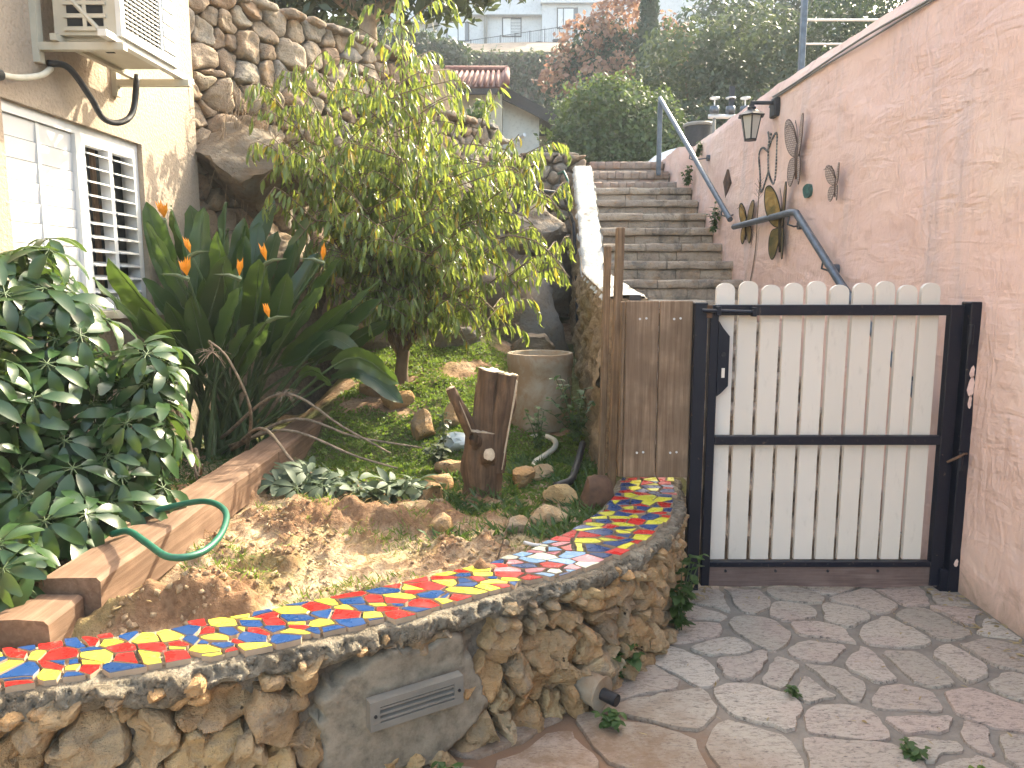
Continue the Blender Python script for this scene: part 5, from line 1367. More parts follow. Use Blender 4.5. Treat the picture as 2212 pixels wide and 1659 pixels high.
for i, T in enumerate(SF):
    T = Vector(T); B = Vector((-1.8 + r9.gauss(0, .1), 4.66, .5)); fl_ = MB()
    C = Curve([B, B.lerp(T, .5) + Vector((0, 0, .08)), T - Vector((0, 0, .05))], 8); fl_.tube([C.at(C.len * k / 8) for k in range(9)], .008, 6, 1)
    sg = 1 if i % 2 else -1
    for k in range(6 if i in (0, 2) else 3):
        a = -.5 + .22 * k; d = Vector((math.sin(a) * .6 * sg, -.2, math.cos(a))).normalized(); s_ = .085 + .03 * r9.random(); side = d.cross(Vector((.3, -1, 0))).normalized() * .011
        b0 = T - Vector((0, 0, .05)); fl_.add([b0, b0 + d * s_ * .5 + side, b0 + d * s_, b0 + d * s_ * .5 - side, b0 + d * s_ * .5 + Vector((0, -.01, 0))], [(0, 1, 4), (1, 2, 4), (2, 3, 4), (3, 0, 4)], 0)
    b0 = T - Vector((0, 0, .05)); fl_.tube([b0 - Vector((.01 * sg, 0, .02)), b0 + Vector((.05 * sg, -.02, .005)), b0 + Vector((.13 * sg, -.04, .01))], [.014, .011, .001], 6, 2)
    fl_.build("flower", [M_orange, M_stem, M_bract], sr)
# dead stalks
for i, pp in enumerate([[(-1.62, 4.4, .45), (-1.45, 4.05, .80), (-1.52, 3.95, 1.10), (-1.60, 3.9, 1.2)], [(-1.75, 4.5, .5), (-1.3, 4.2, .66), (-.9, 4.15, .52), (-.65, 4.1, .46)], [(-1.7, 4.4, .5), (-1.35, 3.95, .72), (-1.1, 3.75, .55), (-.8, 3.7, .47)],
                        [(-1.8, 4.5, .55), (-1.35, 4.3, .86), (-1.0, 4.3, .66), (-.72, 4.3, .50)], [(-1.9, 4.3, .5), (-1.72, 3.95, .6), (-1.62, 3.75, .52), (-1.5, 3.5, .63)], [(-1.95, 4.35, .5), (-1.85, 4.0, .9), (-1.7, 3.8, .75), (-1.62, 3.72, .47)], [(-1.7, 4.45, .5), (-1.3, 4.35, .70), (-.95, 4.4, .58), (-.55, 4.45, .50)]]):
    C = Curve(pp, 8); MB().tube([C.at(C.len * k / 16) for k in range(17)], list(np.linspace(.012, .006, 17)), 6).build("dead_stalk", M_dry, sr, True)
for c in ((-1.58, 3.9, 1.14), (-1.33, 4.28, .86)):
    mb = MB()
    for k in range(26):
        d = Vector((r9.gauss(0, 1), r9.gauss(0, 1), r9.gauss(0, .7))).normalized() * (.05 + .05 * r9.random()); mb.tube([Vector(c), Vector(c) + d * .6, Vector(c) + d + Vector((0, 0, -.02))], .0016, 4, cap=False)
    mb.build("dry_flower_head", M_dry, sr)

# ---- umbrella shrub
def umbrella_mesh(seed, cut=False):
    rr = random.Random(seed); mb = MB(); n = rr.choice((7, 8, 8, 9))
    for k in range(n):
        a = 2 * math.pi * k / n + rr.gauss(0, .08); el = -.12 + rr.gauss(0, .14); l = .105 + .03 * rr.random()
        tv, tf = leaf_template(4, .185, .22, .75 + .35 * rr.random(), pw_=.62)
        d = Vector((math.cos(a) * math.cos(el), math.sin(a) * math.cos(el), math.sin(el))); x, y, z = [Vector(q) for q in frame(d, (0, 0, 1), l)]
        o_ = d * .028
        mb.tube([(0, 0, 0), tuple(o_)], .0022, 4, 1, cap=False)
        mb.add([o_ + x * v[0] + y * v[1] + z * v[2] for v in tv], [tuple(f) for f in tf], 0)
    if not cut: mb.tube([(0, 0, 0), (.01, 0, -.07), (.03, 0, -.15)], .003, 5, 1, cap=False)
    o = mb.build("leaf", [L_cut if cut else L_schef, M_stem], None, True); me = o.data; bpy.data.objects.remove(o); return me
UM = [umbrella_mesh(s) for s in range(6)]
us = thing("umbrella_shrub", "glossy umbrella plant shrub growing between the house and the timber edging", "shrub", loc=(-1.8, 2.9, .42))
r10 = random.Random(12)
blobs = [((-2.0, 3.05, 1.50), (.17, .28, .22), 26), ((-1.88, 2.98, 1.30), (.22, .28, .22), 26), ((-1.80, 2.9, 1.02), (.26, .28, .24), 34), ((-1.52, 3.02, 1.12), (.18, .18, .14), 17), ((-1.50, 2.92, .92), (.18, .20, .14), 16), ((-1.55, 2.85, .76), (.20, .22, .14), 20), ((-1.78, 2.72, .76), (.22, .25, .16), 24), ((-1.62, 2.50, .66), (.18, .2, .10), 14), ((-1.52, 2.16, .66), (.09, .10, .07), 6), ((-1.9, 2.6, 1.0), (.15, .2, .35), 16)]
stem = MB(); pl_pts = []
for c, s_, n in blobs:
    c = Vector(c); got = 0; tries = 0
    while got < n and tries < n * 30:
        tries += 1
        d = Vector((r10.gauss(0, 1), r10.gauss(0, 1), r10.gauss(.15, 1))).normalized(); rad = (.55 + .5 * r10.random()); p = c + Vector((d.x * s_[0], d.y * s_[1], d.z * s_[2])) * rad
        if p.x < housex(p.y) + .06 or min((math.dist(p, q) for q in pl_pts), default=9) < .075: continue
        pl_pts.append(tuple(p)); got += 1
        o = bpy.data.objects.new("leaf", UM[r10.randrange(6)]); link(o, us)
        nn = (Vector((d.x * .8, d.y * .8 - .25, abs(d.z) * .5 + .75)) + Vector((r10.gauss(0, .25), r10.gauss(0, .25), 0))).normalized()
        q_ = nn.to_track_quat('Z', 'Y') @ Matrix.Rotation(r10.random() * 6.28, 3, 'Z').to_quaternion()
        sc = .82 + .45 * r10.random(); o.matrix_world = Matrix.Translation(p) @ q_.to_matrix().to_4x4() @ Matrix.Scale(sc, 4)
        o.matrix_parent_inverse = Matrix.Translation(-Vector(us.location))
        if r10.random() < .35:
            b = c - Vector((0, 0, .1)); stem.tube([b, b.lerp(p, .6) - nn * .02, p - nn * .10], [.007, .005, .003], 5, cap=False)
for c, s_, n in blobs:
    c = Vector(c); b = Vector((-1.78, 2.75, .40)); stem.tube([b, b.lerp(c, .5) + Vector((-.04, 0, .06)), c], [.016, .013, .009], 7, cap=False)
stem.build("stems", M_stem, us, True)

# cut leaves heaped on the soil
UC = [umbrella_mesh(s + 50, True) for s in range(4)]
def heap(lab, c, rx, ry, n):
    h = thing("leaf_heap", lab, "leaf pile", loc=(c[0], c[1], .45))
    for k in range(n):
        a = r10.random() * 6.28; q = math.sqrt(r10.random()); x, y = c[0] + math.cos(a) * rx * q, c[1] + math.sin(a) * ry * q
        z = soil_z(x, y) + .035 + .075 * (1 - q) * r10.random() + .02
        o = bpy.data.objects.new("cut_leaf", UC[r10.randrange(4)]); link(o, h)
        nn = Vector((r10.gauss(0, .7), r10.gauss(-.3, .6), .8)).normalized(); q_ = nn.to_track_quat('Z', 'Y')
        o.matrix_world = Matrix.Translation((x, y, z)) @ q_.to_matrix().to_4x4() @ Matrix.Rotation(r10.random() * 6.28, 4, 'Z') @ Matrix.Scale(.7 + .3 * r10.random(), 4)
        o.matrix_parent_inverse = Matrix.Translation(-Vector(h.location))
    for k in range(8):
        a = r10.random() * 6.28; x, y = c[0] + math.cos(a) * rx * .6, c[1] + math.sin(a) * ry * .6
        MB().tube([(x, y, .49), (x + r10.gauss(0, .1), y + r10.gauss(0, .1), .53)], .003, 5).build("cut_stem", M_stem, h)
heap("dense heap of wilted cut leaves against the timber sleeper", (-1.02, 3.72), .22, .16, 24)
heap("loose heap of pale cut leaves spread beside the stump", (-.58, 3.55), .24, .12, 14)

# ---- weeds
def weed(name, label, base, h, n, spread, ls, mat, seed, cat="weed", group=None, wid=.3):
    rr = random.Random(seed); mb = MB(); L_ = []; base = Vector(base)
    for k in range(n):
        a = rr.random() * 6.28; t = base + Vector((math.cos(a) * spread * rr.random(), math.sin(a) * spread * rr.random(), h * (.5 + .5 * rr.random())))
        pts = [base + Vector((rr.gauss(0, .01), rr.gauss(0, .01), 0)), base.lerp(t, .5) + Vector((0, 0, .1 * h)), t]; C = Curve(pts, 5); q = [C.at(C.len * i / 6) for i in range(7)]
        mb.tube(q, .0025, 4, cap=False)
        for i in range(1, 7):
            for _ in range(2):
                az = rr.random() * 6.28; d = Vector((math.cos(az), math.sin(az), .1 + rr.gauss(0, .3))); x, y, z = frame(d, (0, 0, 1), ls * (.6 + .6 * rr.random())); L_.append((rr.randrange(2), tuple(q[i]), x, y, z))
    w_ = thing(name, label, cat, group, loc=tuple(base)); mb.build("stems", M_stem, w_)
    V, F = inst([leaf_template(3, wid, .2, .5), leaf_template(3, wid * 1.1, .15, .9)], L_); o = mesh_obj("leaves", V, F, mat, w_); o["kind"] = "stuff"; return w_
weed("weed_clump", "tall leafy weed climbing the mosaic wall foot beside the gate post", (.72, 3.02, .02), .36, 12, .10, .05, L_weed, 1)
weed("weed_clump", "low leafy weed between the drain stub and the mosaic wall", (.37, 2.62, .02), .20, 10, .12, .055, L_weed, 2)
weed("weed_clump", "small weed under the black drain stub", (.33, 2.32, .02), .06, 5, .05, .03, L_weed, 3)
weed("weed_clump", "tiny weed tuft at the foot of the plaster patch", (-.22, 1.98, .01), .09, 6, .08, .035, L_weed, 4)
weed("weed_clump", "bushy weed growing beside the concrete pot and white pipe", (.40, 4.55, .52), .42, 16, .25, .055, L_weed, 5)
weed("weed_clump", "thin weed in front of the concrete pot", (.16, 4.35, .50), .30, 7, .10, .045, L_weed, 6)
weed("weed_clump", "pale flowering weed standing between the paddle leaves and the stump", (-.42, 4.45, .47), .42, 4, .06, .05, L_ivy, 7)
weed("weed_clump", "low pale weed beside the plastic bag", (-.42, 4.15, .46), .12, 6, .10, .06, L_ivy, 8)
weed("weed_clump", "tiny weed in the path joint near the pink stone", (1.03, 2.52, .012), .035, 5, .04, .022, L_weed, 9)
weed("weed_clump", "flat weed rosette in the joint beside the long pink flagstone", (1.27, 2.17, .012), .04, 7, .05, .028, L_weed, 10)
weed("weed_clump", "yellowish weed tuft in the joint between two big flagstones", (1.40, 2.0, .012), .06, 9, .06, .032, L_grass, 11)
weed("weed_clump", "fern-like weed rooted where stairs meet the pink wall", (1.93, 7.2, 1.98), .30, 10, .08, .05, L_weed, 12)
weed("weed_clump", "dark weed at the end of the upper stone step", (1.93, 8.35, 2.56), .22, 10, .07, .05, L_weed, 13)
weed("weed_clump", "small fern sprouting from the pink wall top", (1.96, 8.05, 2.82), .16, 8, .05, .045, L_weed, 14)
# tall thin dry weed against the pink wall
mb = MB(); C = Curve([(1.90, 6.05, 1.35), (1.93, 5.98, 1.7), (1.93, 5.95, 2.0), (1.92, 5.9, 2.28)], 8); mb.tube([C.at(C.len * k / 12) for k in range(13)], .0035, 5)
for k in range(46):
    p = C.at(C.len * (.08 + .5 * k / 46)); sg = 1 if k % 2 else -1; mb.tube([p, p + Vector((-.01, .06 * sg, .03)), p + Vector((-.01, .10 * sg, .06))], .0012, 3, cap=False)
for k in range(14):
    p = C.at(C.len * (.86 + .01 * k)); a = k * 2.4; mb.tube([p, p + Vector((math.cos(a) * .03, math.sin(a) * .06, .04))], .0014, 3, cap=False)
tag(mb.build("dry_weed", M_twig), "tall thin dry weed standing against the pink wall by the handrail", "weed")

# ---- ground cover
def cover(name, label, region, n, hs_, wid, mat, seed, lean=.6, cat="grass", mask=None):
    rr = random.Random(seed); L_ = []
    k = 0
    while len(L_) < n and k < n * 12:
        k += 1; x = region[0] + (region[1] - region[0]) * rr.random(); y = region[2] + (region[3] - region[2]) * rr.random()
        if not inside_bed(x, y - .25) or (y > 4.1 and x > parx(y) - .22) or (x > .46): continue
        if mask and not mask(x, y, rr): continue
        z = soil_z(x, y) + (clod(x, y) if y < 4.6 else .03 * nz((x, y, 9), 6, 3)) - .003; a = rr.random() * 6.28
        d = Vector((math.cos(a) * lean * rr.random(), math.sin(a) * lean * rr.random(), .55)); x_, y_, z_ = frame(d, (math.cos(a + 1.5), math.sin(a + 1.5), .2), hs_[0] + (hs_[1] - hs_[0]) * rr.random()); L_.append((rr.randrange(2), (x, y, z), x_, y_, z_))
    V, F = inst([leaf_template(2, wid, .1, .6), leaf_template(2, wid * 1.2, .1, 1.2)], L_); o = mesh_obj(name, V, F, mat); tag(o, label, cat, kind="stuff")
def m_lawn(x, y, r): return nz((x, y, 3), 2.2, 3) > -.14 - .35 * smooth(3.6, 4.4, y) + .8 * (1 - smooth(3.45, 3.75, y + .25 * x)) and r.random() < .95
cover("moss_lawn", "short bright green moss and clover carpeting the back of the bed", (-1.24, .5, 3.4, 6.4), 36000, (.012, .032), .22, L_grass, 1, 1.1, "moss", m_lawn)
def m_sp(x, y, r): return nz((x, y, 8), 3.5, 3) > .16
cover("sparse_grass", "sparse pale grass blades on the turned soil", (-1.24, .45, 1.95, 3.6), 2600, (.015, .05), .05, L_grass, 2, .8, "grass", m_sp)
cover("dry_litter", "dry straw litter scattered over the turned soil", (-1.24, .45, 1.95, 4.2), 5200, (.015, .05), .035, L_dryg, 3, 2.6, "litter")
cover("weed_carpet", "taller weeds around the stump and rusty block", (-.35, .46, 2.95, 4.3), 2600, (.03, .09), .07, L_weed, 4, .9, "weeds", lambda x, y, r: nz((x, y, 5), 4, 2) > -.05)
cover("shade_grass", "dark grass between the house and the timber edging", (-2.2, -1.47, 3.2, 5.0), 3500, (.02, .05), .10, L_weed, 5, 1.0, "grass")
rl_ = random.Random(41); L_ = []
for i in range(330):
    if i < 150: x, y = .74 + .20 * rl_.random(), 3.30 + .40 * rl_.random()
    elif i < 250: x, y = wallx(3) - .02 - .22 * rl_.random() ** 2, 2.4 + 1.05 * rl_.random()
    else: x, y = .3 + 1.7 * rl_.random(), 2.1 + 1.3 * rl_.random()
    a = rl_.random() * 6.28; x_, y_, z_ = frame((math.cos(a), math.sin(a), .15 * rl_.random()), (rl_.gauss(0, .4), rl_.gauss(0, .4), 1), (.02 + .04 * rl_.random()) * (1 if i < 250 else .5)); L_.append((rl_.randrange(2), (x, y, .018 + (.03 * rl_.random() if i < 150 else 0)), x_, y_, z_))
V, F = inst([leaf_template(3, .16, .3, .9), leaf_template(3, .06, .1, .4)], L_); tag(mesh_obj("leaf_litter", V, F, L_dryg), "dry leaves and bits lying on the paved path", "litter", kind="stuff")
def crumbs(name, label, region, n, sr_, mat, seed):
    rr = random.Random(seed); L_ = []; O = np.array([(1, 0, 0), (0, 1, 0), (-1, .1, 0), (0, -1, .1), (.1, 0, .8), (0, 0, -.6)]); OF = np.array([(0, 1, 4), (1, 2, 4), (2, 3, 4), (3, 0, 4), (1, 0, 5), (2, 1, 5), (3, 2, 5), (0, 3, 5)])
    while len(L_) < n:
        x = region[0] + (region[1] - region[0]) * rr.random(); y = region[2] + (region[3] - region[2]) * rr.random()
        if not inside_bed(x, y - .2) or x > .45 or nz((x, y, 1), 3, 3) < -.15 + .3 * rr.random(): continue
        z = soil_z(x, y) + clod(x, y); sz = sr_[0] + (sr_[1] - sr_[0]) * rr.random() ** 4; d = Vector((rr.gauss(0, 1), rr.gauss(0, 1), rr.gauss(0, 1))); a, b, c = frame(d, (rr.gauss(0, 1), rr.gauss(0, 1), rr.gauss(0, 1)), sz)
        L_.append((0, (x, y, z), a, b, tuple(np.array(c) * .8)))
    V, F = inst([(O, OF)], L_); tag(mesh_obj(name, V, F, mat, None, False), label, "soil crumbs", kind="stuff")
crumbs("soil_crumbs", "loose soil crumbs scattered on the turned bed", (-1.24, .45, 1.95, 3.9), 4200, (.0025, .020), M_soil, 5)
# ================================================================== BACKGROUND
def foliage(blobs, n, size, seed, gap=.0, flat=.0, long=1.0, hang=0.0, surf=.62):
    g_ = np.random.default_rng(seed); C = np.array([b[0] for b in blobs], float); S = np.array([b[1] for b in blobs], float)
    vol = S.prod(1) ** .75; idx = g_.choice(len(blobs), n, p=vol / vol.sum())
    d = g_.normal(size=(n, 3)); d /= np.linalg.norm(d, axis=1)[:, None]; rad = surf + (1.04 - surf) * g_.random(n) ** .6
    lump = np.array([nz((q * 2.3 + idx[i] * 3.7).tolist(), 1.5, 3) for i, q in enumerate(d)]); rad = rad * (1 + .30 * lump)
    P = C[idx] + d * S[idx] * rad[:, None]
    if gap: keep = np.array([nz(q.tolist(), gap, 2) > -.12 for q in P]); P = P[keep]; d = d[keep]; n = len(P)
    nrm = d + g_.normal(size=(n, 3)) * .7; nrm /= np.linalg.norm(nrm, axis=1)[:, None]
    t = np.cross(nrm, g_.normal(size=(n, 3))); t[:, 2] -= hang; t -= nrm * (t * nrm).sum(1)[:, None]; t /= np.linalg.norm(t, axis=1)[:, None]; b = np.cross(nrm, t)
    s = size * (.6 + .8 * g_.random(n))[:, None]
    V = np.stack([P - t * s * long, P + b * s * .55, P + t * s * long, P - b * s * .55], 1).reshape(-1, 3)
    return V, np.arange(n * 4).reshape(n, 4)
def bgtree(name, label, cat, blobs, n, size, mat, seed, trunkpts=None, trad=.15, barkm=None, part="crown", group=None, **k):
    c = np.mean([b[0] for b in blobs], 0); z0 = hill_z(c[0], c[1]) if c[1] > 9.4 else 2.6
    o = thing(name, label, cat, group, loc=(float(c[0]), float(c[1]), z0)); V, F = foliage(blobs, n, size, seed, **k); q = mesh_obj(part, V, F, mat, o); q["kind"] = "stuff"
    if trunkpts: MB().tube(trunkpts, list(np.linspace(trad, trad * .5, len(trunkpts))), 10).build("trunk", barkm or M_bigbark, o, True)
    else: MB().tube([(c[0], c[1], z0 - .1), (c[0] + .1, c[1], c[2])], [trad, trad * .4], 8).build("trunk", M_twig, o, True)
    for i, (b, s_) in enumerate(blobs[:5]):
        st_ = Vector(trunkpts[-2]) if trunkpts else Vector((c[0], c[1], z0 + .4 * (c[2] - z0))); MB().tube([st_, st_.lerp(Vector(b), .5) + Vector((0, 0, .1)), b], [trad * .5, trad * .3, trad * .1], 6, cap=False).build("limb", barkm or M_twig, o, True)
    return o
# tree behind the rubble wall
bgtree("shade_tree", "broad leafy tree with a pale trunk rising behind the rubble wall", "tree", [((-2.7, 10.6, 5.65), (1.2, 1.0, .75)), ((-1.0, 10.3, 5.55), (1.0, .9, .65)), ((-1.9, 10.6, 6.4), (1.7, 1.4, .9)), ((-.1, 10.2, 5.7), (.8, .7, .5)), ((-3.6, 10.8, 6.0), (1.0, .9, .7))], 8500, .075, L_olive, 1,
       [(-1.93, 10.5, 2.5), (-1.94, 10.5, 4.0), (-1.93, 10.5, 5.0), (-1.7, 10.5, 6.0)], .17, M_bigbark, long=1.5, hang=1.2, surf=.3)
bgtree("dark_tree", "dark green tree mass behind the rubble wall top", "tree", [((-4.6, 14, 5.2), (2.2, 1.5, 1.8)), ((-2.6, 14.5, 4.6), (1.5, 1.2, 1.3)), ((-6.5, 14, 6.0), (2, 1.5, 2.2))], 9000, .09, L_dark, 2, gap=1.2)
# reed screen on the rubble wall
rs = thing("reed_screen", "brown split reed screen standing on the rubble wall", "screen", loc=(-.75, 7.65, 3.2))
r11 = random.Random(6)
for i in range(46):
    s = 2.74 + .62 * i / 45; p = RO + RD * s - RN * .12; zt = 3.68 + .03 * r11.random(); MB().tube([(p.x, p.y, 3.15), (p.x + r11.gauss(0, .003), p.y, zt)], .0065 + .002 * r11.random(), 5).build("reed", M_reed, rs)
a, b = RO + RD * 2.74 - RN * .135, RO + RD * 3.36 - RN * .135
for z in (3.25, 3.55): MB().tube([(a.x, a.y, z), (b.x, b.y, z)], .006, 5).build("binding_wire", M_wire, rs)
p = RO + RD * 3.37 - RN * .12; MB().box(p.x - .012, p.x + .012, p.y - .012, p.y + .012, 3.1, 3.72).build("end_stake", M_wire, rs)
bgtree("small_shrub", "thin leafy shrub growing beside the reed screen", "shrub", [((-.38, 8.6, 3.3), (.16, .16, .25))], 260, .035, L_mid, 3, trad=.02, surf=.2)

# cottage
co_ = thing("cottage", "small cream cottage with red tiled roof and dark sloping eave", "house", loc=(-1, 18, 2.3))
MB().box(-5, -.22, 17.0, 22, 2.2, 5.62).build("wall", M_cot, co_)
mb = MB(); mb.prism([(-.21, 17.5, 2.2), (.62, 17.5, 2.2), (.62, 17.5, 5.25), (-.21, 17.5, 5.62)], (0, 4, 0)); mb.build("gable_wall", M_cot2, co_)
MB().box(.63, 1.5, 18.4, 21.5, 2.2, 5.0).build("recess_wall", M_cot, co_)
rf = MB().prism([(-5.3, 16.6, 5.62), (-.12, 16.6, 5.62), (-.12, 19.2, 6.62), (-5.3, 19.2, 6.62)], (0, 0, .06)).build("roof", M_tilered, co_)
for i in range(40):
    x = -5.2 + 5.0 * i / 39
    MB().tube([(x, 16.52, 5.70), (x, 19.2, 6.70)], .042, 6).build("roof_tile_row", M_tilered, rf, True)
MB().tube([(-5.3, 19.2, 6.74), (-.1, 19.2, 6.74)], .09, 8).build("ridge_tile", M_tilered, rf, True)
MB().tube([(-.12, 16.55, 5.74), (-.12, 19.2, 6.74)], .07, 8).build("verge_tile", M_tilered, rf, True)
ev = MB().prism([(-.30, 17.22, 5.78), (1.25, 17.22, 5.0), (1.25, 21, 5.0), (-.30, 21, 5.78)], (0, 0, .12)).build("eave_roof", M_fascia, co_)
MB().prism([(-.34, 17.18, 5.64), (1.30, 17.18, 4.82), (1.30, 17.18, 5.08), (-.34, 17.18, 5.92)], (0, .035, 0)).build("fascia", M_fascia, ev)
MB().box(-5.2, -.3, 16.5, 16.56, 5.50, 5.62).build("fascia", M_fascia, rf)
cm = MB().tube([(.12, 17.45, 4.72), (.28, 17.2, 4.80)], .045, 8).build("security_camera", M_white, co_); MB().box(.08, .14, 17.4, 17.5, 4.62, 4.72).build("camera_mount", M_white, cm)
# ivy-covered retaining wall
iv = thing("ivy_wall", "high retaining wall covered in grey-green ivy below the white building", "wall", loc=(0, 34, 8))
MB().box(-9, 6, 34.1, 34.8, 6.5, 11.55).build("wall", M_mortar, iv)
bl = [((x, 33.9, z), (1.0, .35, .85)) for x in np.arange(-6, 6.1, 1.1) for z in (7.2, 8.4, 9.6, 10.8)]
V, F = foliage(bl, 14000, .12, 21, gap=.0, surf=.5); o = mesh_obj("ivy", V, F, L_ivy, iv); o["kind"] = "stuff"
bgtree("hedge", "dark green hedge at the left end of the ivy wall", "hedge", [((-4.6, 33, 11.2), (1.6, .8, 1.0)), ((-2.8, 33, 10.9), (1.1, .7, .8)), ((-6.5, 33, 11), (1.5, .8, 1.3))], 5000, .13, L_dark, 5)
# white apartment building
ap = thing("apartment_building", "white apartment building with shuttered windows on the hilltop", "building", loc=(4, 56, 17))
MB().box(-12, -5.2, 56.5, 64, 15, 23.6).build("wall", M_apt, ap); MB().box(-5.19, -.9 + 3.0, 55.5, 64, 15, 23.6).build("wall", M_apt, ap); MB().box(2.11, 6.9, 54.9, 64, 15, 23.8).build("wall", M_apt, ap); MB().box(6.91, 24, 56, 64, 15, 23.9).build("wall", M_apt, ap)
MB().box(2.0, 7.0, 54.6, 55.2, 20.85, 21.1).build("slab_edge", M_apt, ap); MB().box(-2.9, 2.1, 55.0, 55.6, 20.2, 20.45).build("slab_edge", M_apt, ap); MB().box(-12, -2.9, 55.8, 56.6, 20.0, 20.3).build("slab_edge", M_apt, ap)
MB().box(-2.0, -1.75, 55.2, 55.5, 15.5, 20.2).build("downpipe", M_grey, ap)
def bwin(x0, x1, y, z0, z1, split, mode):
    w_ = MB().box(x0 - .06, x1 + .06, y - .04, y + .1, z0 - .06, z0).box(x0 - .06, x1 + .06, y - .04, y + .1, z1, z1 + .06).box(x0 - .06, x0, y - .04, y + .1, z0, z1).box(x1, x1 + .06, y - .04, y + .1, z0, z1).build("window", M_fascia, ap)
    MB().box(x0, x1, y - .012, y - .004, z0, z1).build("pane", M_glass, w_)
    xs_ = x0 + (x1 - x0) * split
    MB().box(x0 + .02, xs_ - .02, y - .045, y - .015, z0 + .02, z1 - .02).build("shutter", M_white, w_)
    if mode == 'louvre':
        for i in range(11):
            z = z0 + .05 + (z1 - z0 - .1) * i / 11; MB().box(xs_, x1 - .02, y - .04, y - .016, z, z + .055).build("louvre", M_white, w_)
    else: MB().box(xs_ + .06, x1 - .25, y - .045, y - .015, z0 + .02, z1 - .02).build("shutter", M_white, w_)
bwin(-.65, .62, 55.5, 18.9, 20.1, .46, 'louvre'); bwin(3.2, 4.55, 54.9, 19.25, 20.55, .28, 'panel'); bwin(-4.6, -3.1, 55.5, 18.6, 19.8, .5, 'panel'); bwin(8.4, 9.6, 56, 20.6, 22.2, .5, 'panel'); bwin(13, 14.4, 56, 19.5, 21, .5, 'louvre')
# railing before the building
rl = thing("railing", "thin dark metal railing in front of the white building", "railing", loc=(1, 50, 17))
def rz(x): return 15.55 + .14 * (x + 5)
for i in range(14):
    x = -5.5 + .95 * i; MB().box(x - .025, x + .025, 49.98, 50.03, rz(x) - .6, rz(x) + 1.1).build("post", M_black, rl)
for h in (1.05, .0): MB().tube([(-5.5, 50, rz(-5.5) + h), (6.85, 50, rz(6.85) + h)], .022, 5).build("rail", M_black, rl)
bars = MB()
for i in range(90): x = -5.5 + .138 * i; bars.box(x - .006, x + .006, 49.995, 50.007, rz(x), rz(x) + 1.05)
bars.build("mesh_bars", M_black, rl)["kind"] = "stuff"
pr = thing("parapet", "pale concrete parapet below the thin metal railing", "wall", loc=(0, 50.3, 15)); MB().prism([(-9, 50.15, 12), (9, 50.15, 12), (9, 50.15, rz(9) - .1), (-9, 50.15, rz(-9) - .1)], (0, .3, 0)).build("wall", M_cot, pr)
for x, wh_ in ((1.75, "beside the downpipe end of the railing"), (2.9, "under the panelled window")): tag(MB().lathe([(.0, 0), (.22, 0), (.30, .5), (.26, .5), (.0, .45)], (x, 50.35, rz(x) - .1), 14).build("flower_pot", M_black), "dark flower pot on the parapet " + wh_, "flower pot", "flower pots on the parapet")
# flowering tree with pink pods
ft = bgtree("flowering_tree", "tree covered in pink-orange seed pods before the white building", "tree", [((1.7, 26, 8.3), (.9, .8, .7)), ((2.6, 26, 9.4), (1.1, .9, .9)), ((3.6, 26, 10.2), (.9, .8, 1.0)), ((2.6, 25.6, 8.1), (1.3, .8, .8)), ((3.6, 25.8, 8.8), (1.0, .8, .9)), ((5.2, 27, 9.3), (1.0, .8, 1.4)), ((3.8, 26, 11.2), (.7, .7, .7))], 8000, .10, L_flower, 31, [(2.9, 26, 3.5), (2.9, 26, 6.0), (3.0, 26, 8.5), (3.1, 26, 9.5)], .2, M_twig, part="pods", gap=1.6)
V, F = foliage([((2.7, 26.1, 7.6), (1.6, .9, 1.5)), ((3.2, 26.1, 9.0), (1.5, .8, 1.2)), ((2.4, 26.3, 6.0), (1.3, .9, 1.6)), ((5.2, 27.2, 8.8), (1.0, .8, 1.5))], 9000, .10, 32, surf=.5); o = mesh_obj("crown", V, F, L_dark, ft); o["kind"] = "stuff"
# cypress
bgtree("cypress", "tall narrow dark cypress beside the pink-podded tree", "tree", [((4.2, 24, 8.0 + i * .62), (.34 - .02 * i, .34 - .02 * i, .65)) for i in range(9)], 9000, .055, L_cyp, 41, [(4.2, 24, 3.4), (4.2, 24, 7), (4.2, 24, 10), (4.2, 24, 13)], .10, M_twig, hang=-2, long=1.5)
# round bush
bgtree("round_bush", "big rounded light green bush at the head of the stairs", "bush", [((2.05, 15.4, 4.3), (1.35, 1.1, 1.15)), ((1.35, 15.2, 3.7), (.75, .8, .9)), ((2.75, 15.2, 4.0), (.9, .9, 1.05)), ((2.2, 15.0, 3.3), (1.3, .8, 1.0)), ((1.9, 15.2, 4.9), (.7, .7, .6))], 24000, .05, L_mid, 51, surf=.75)
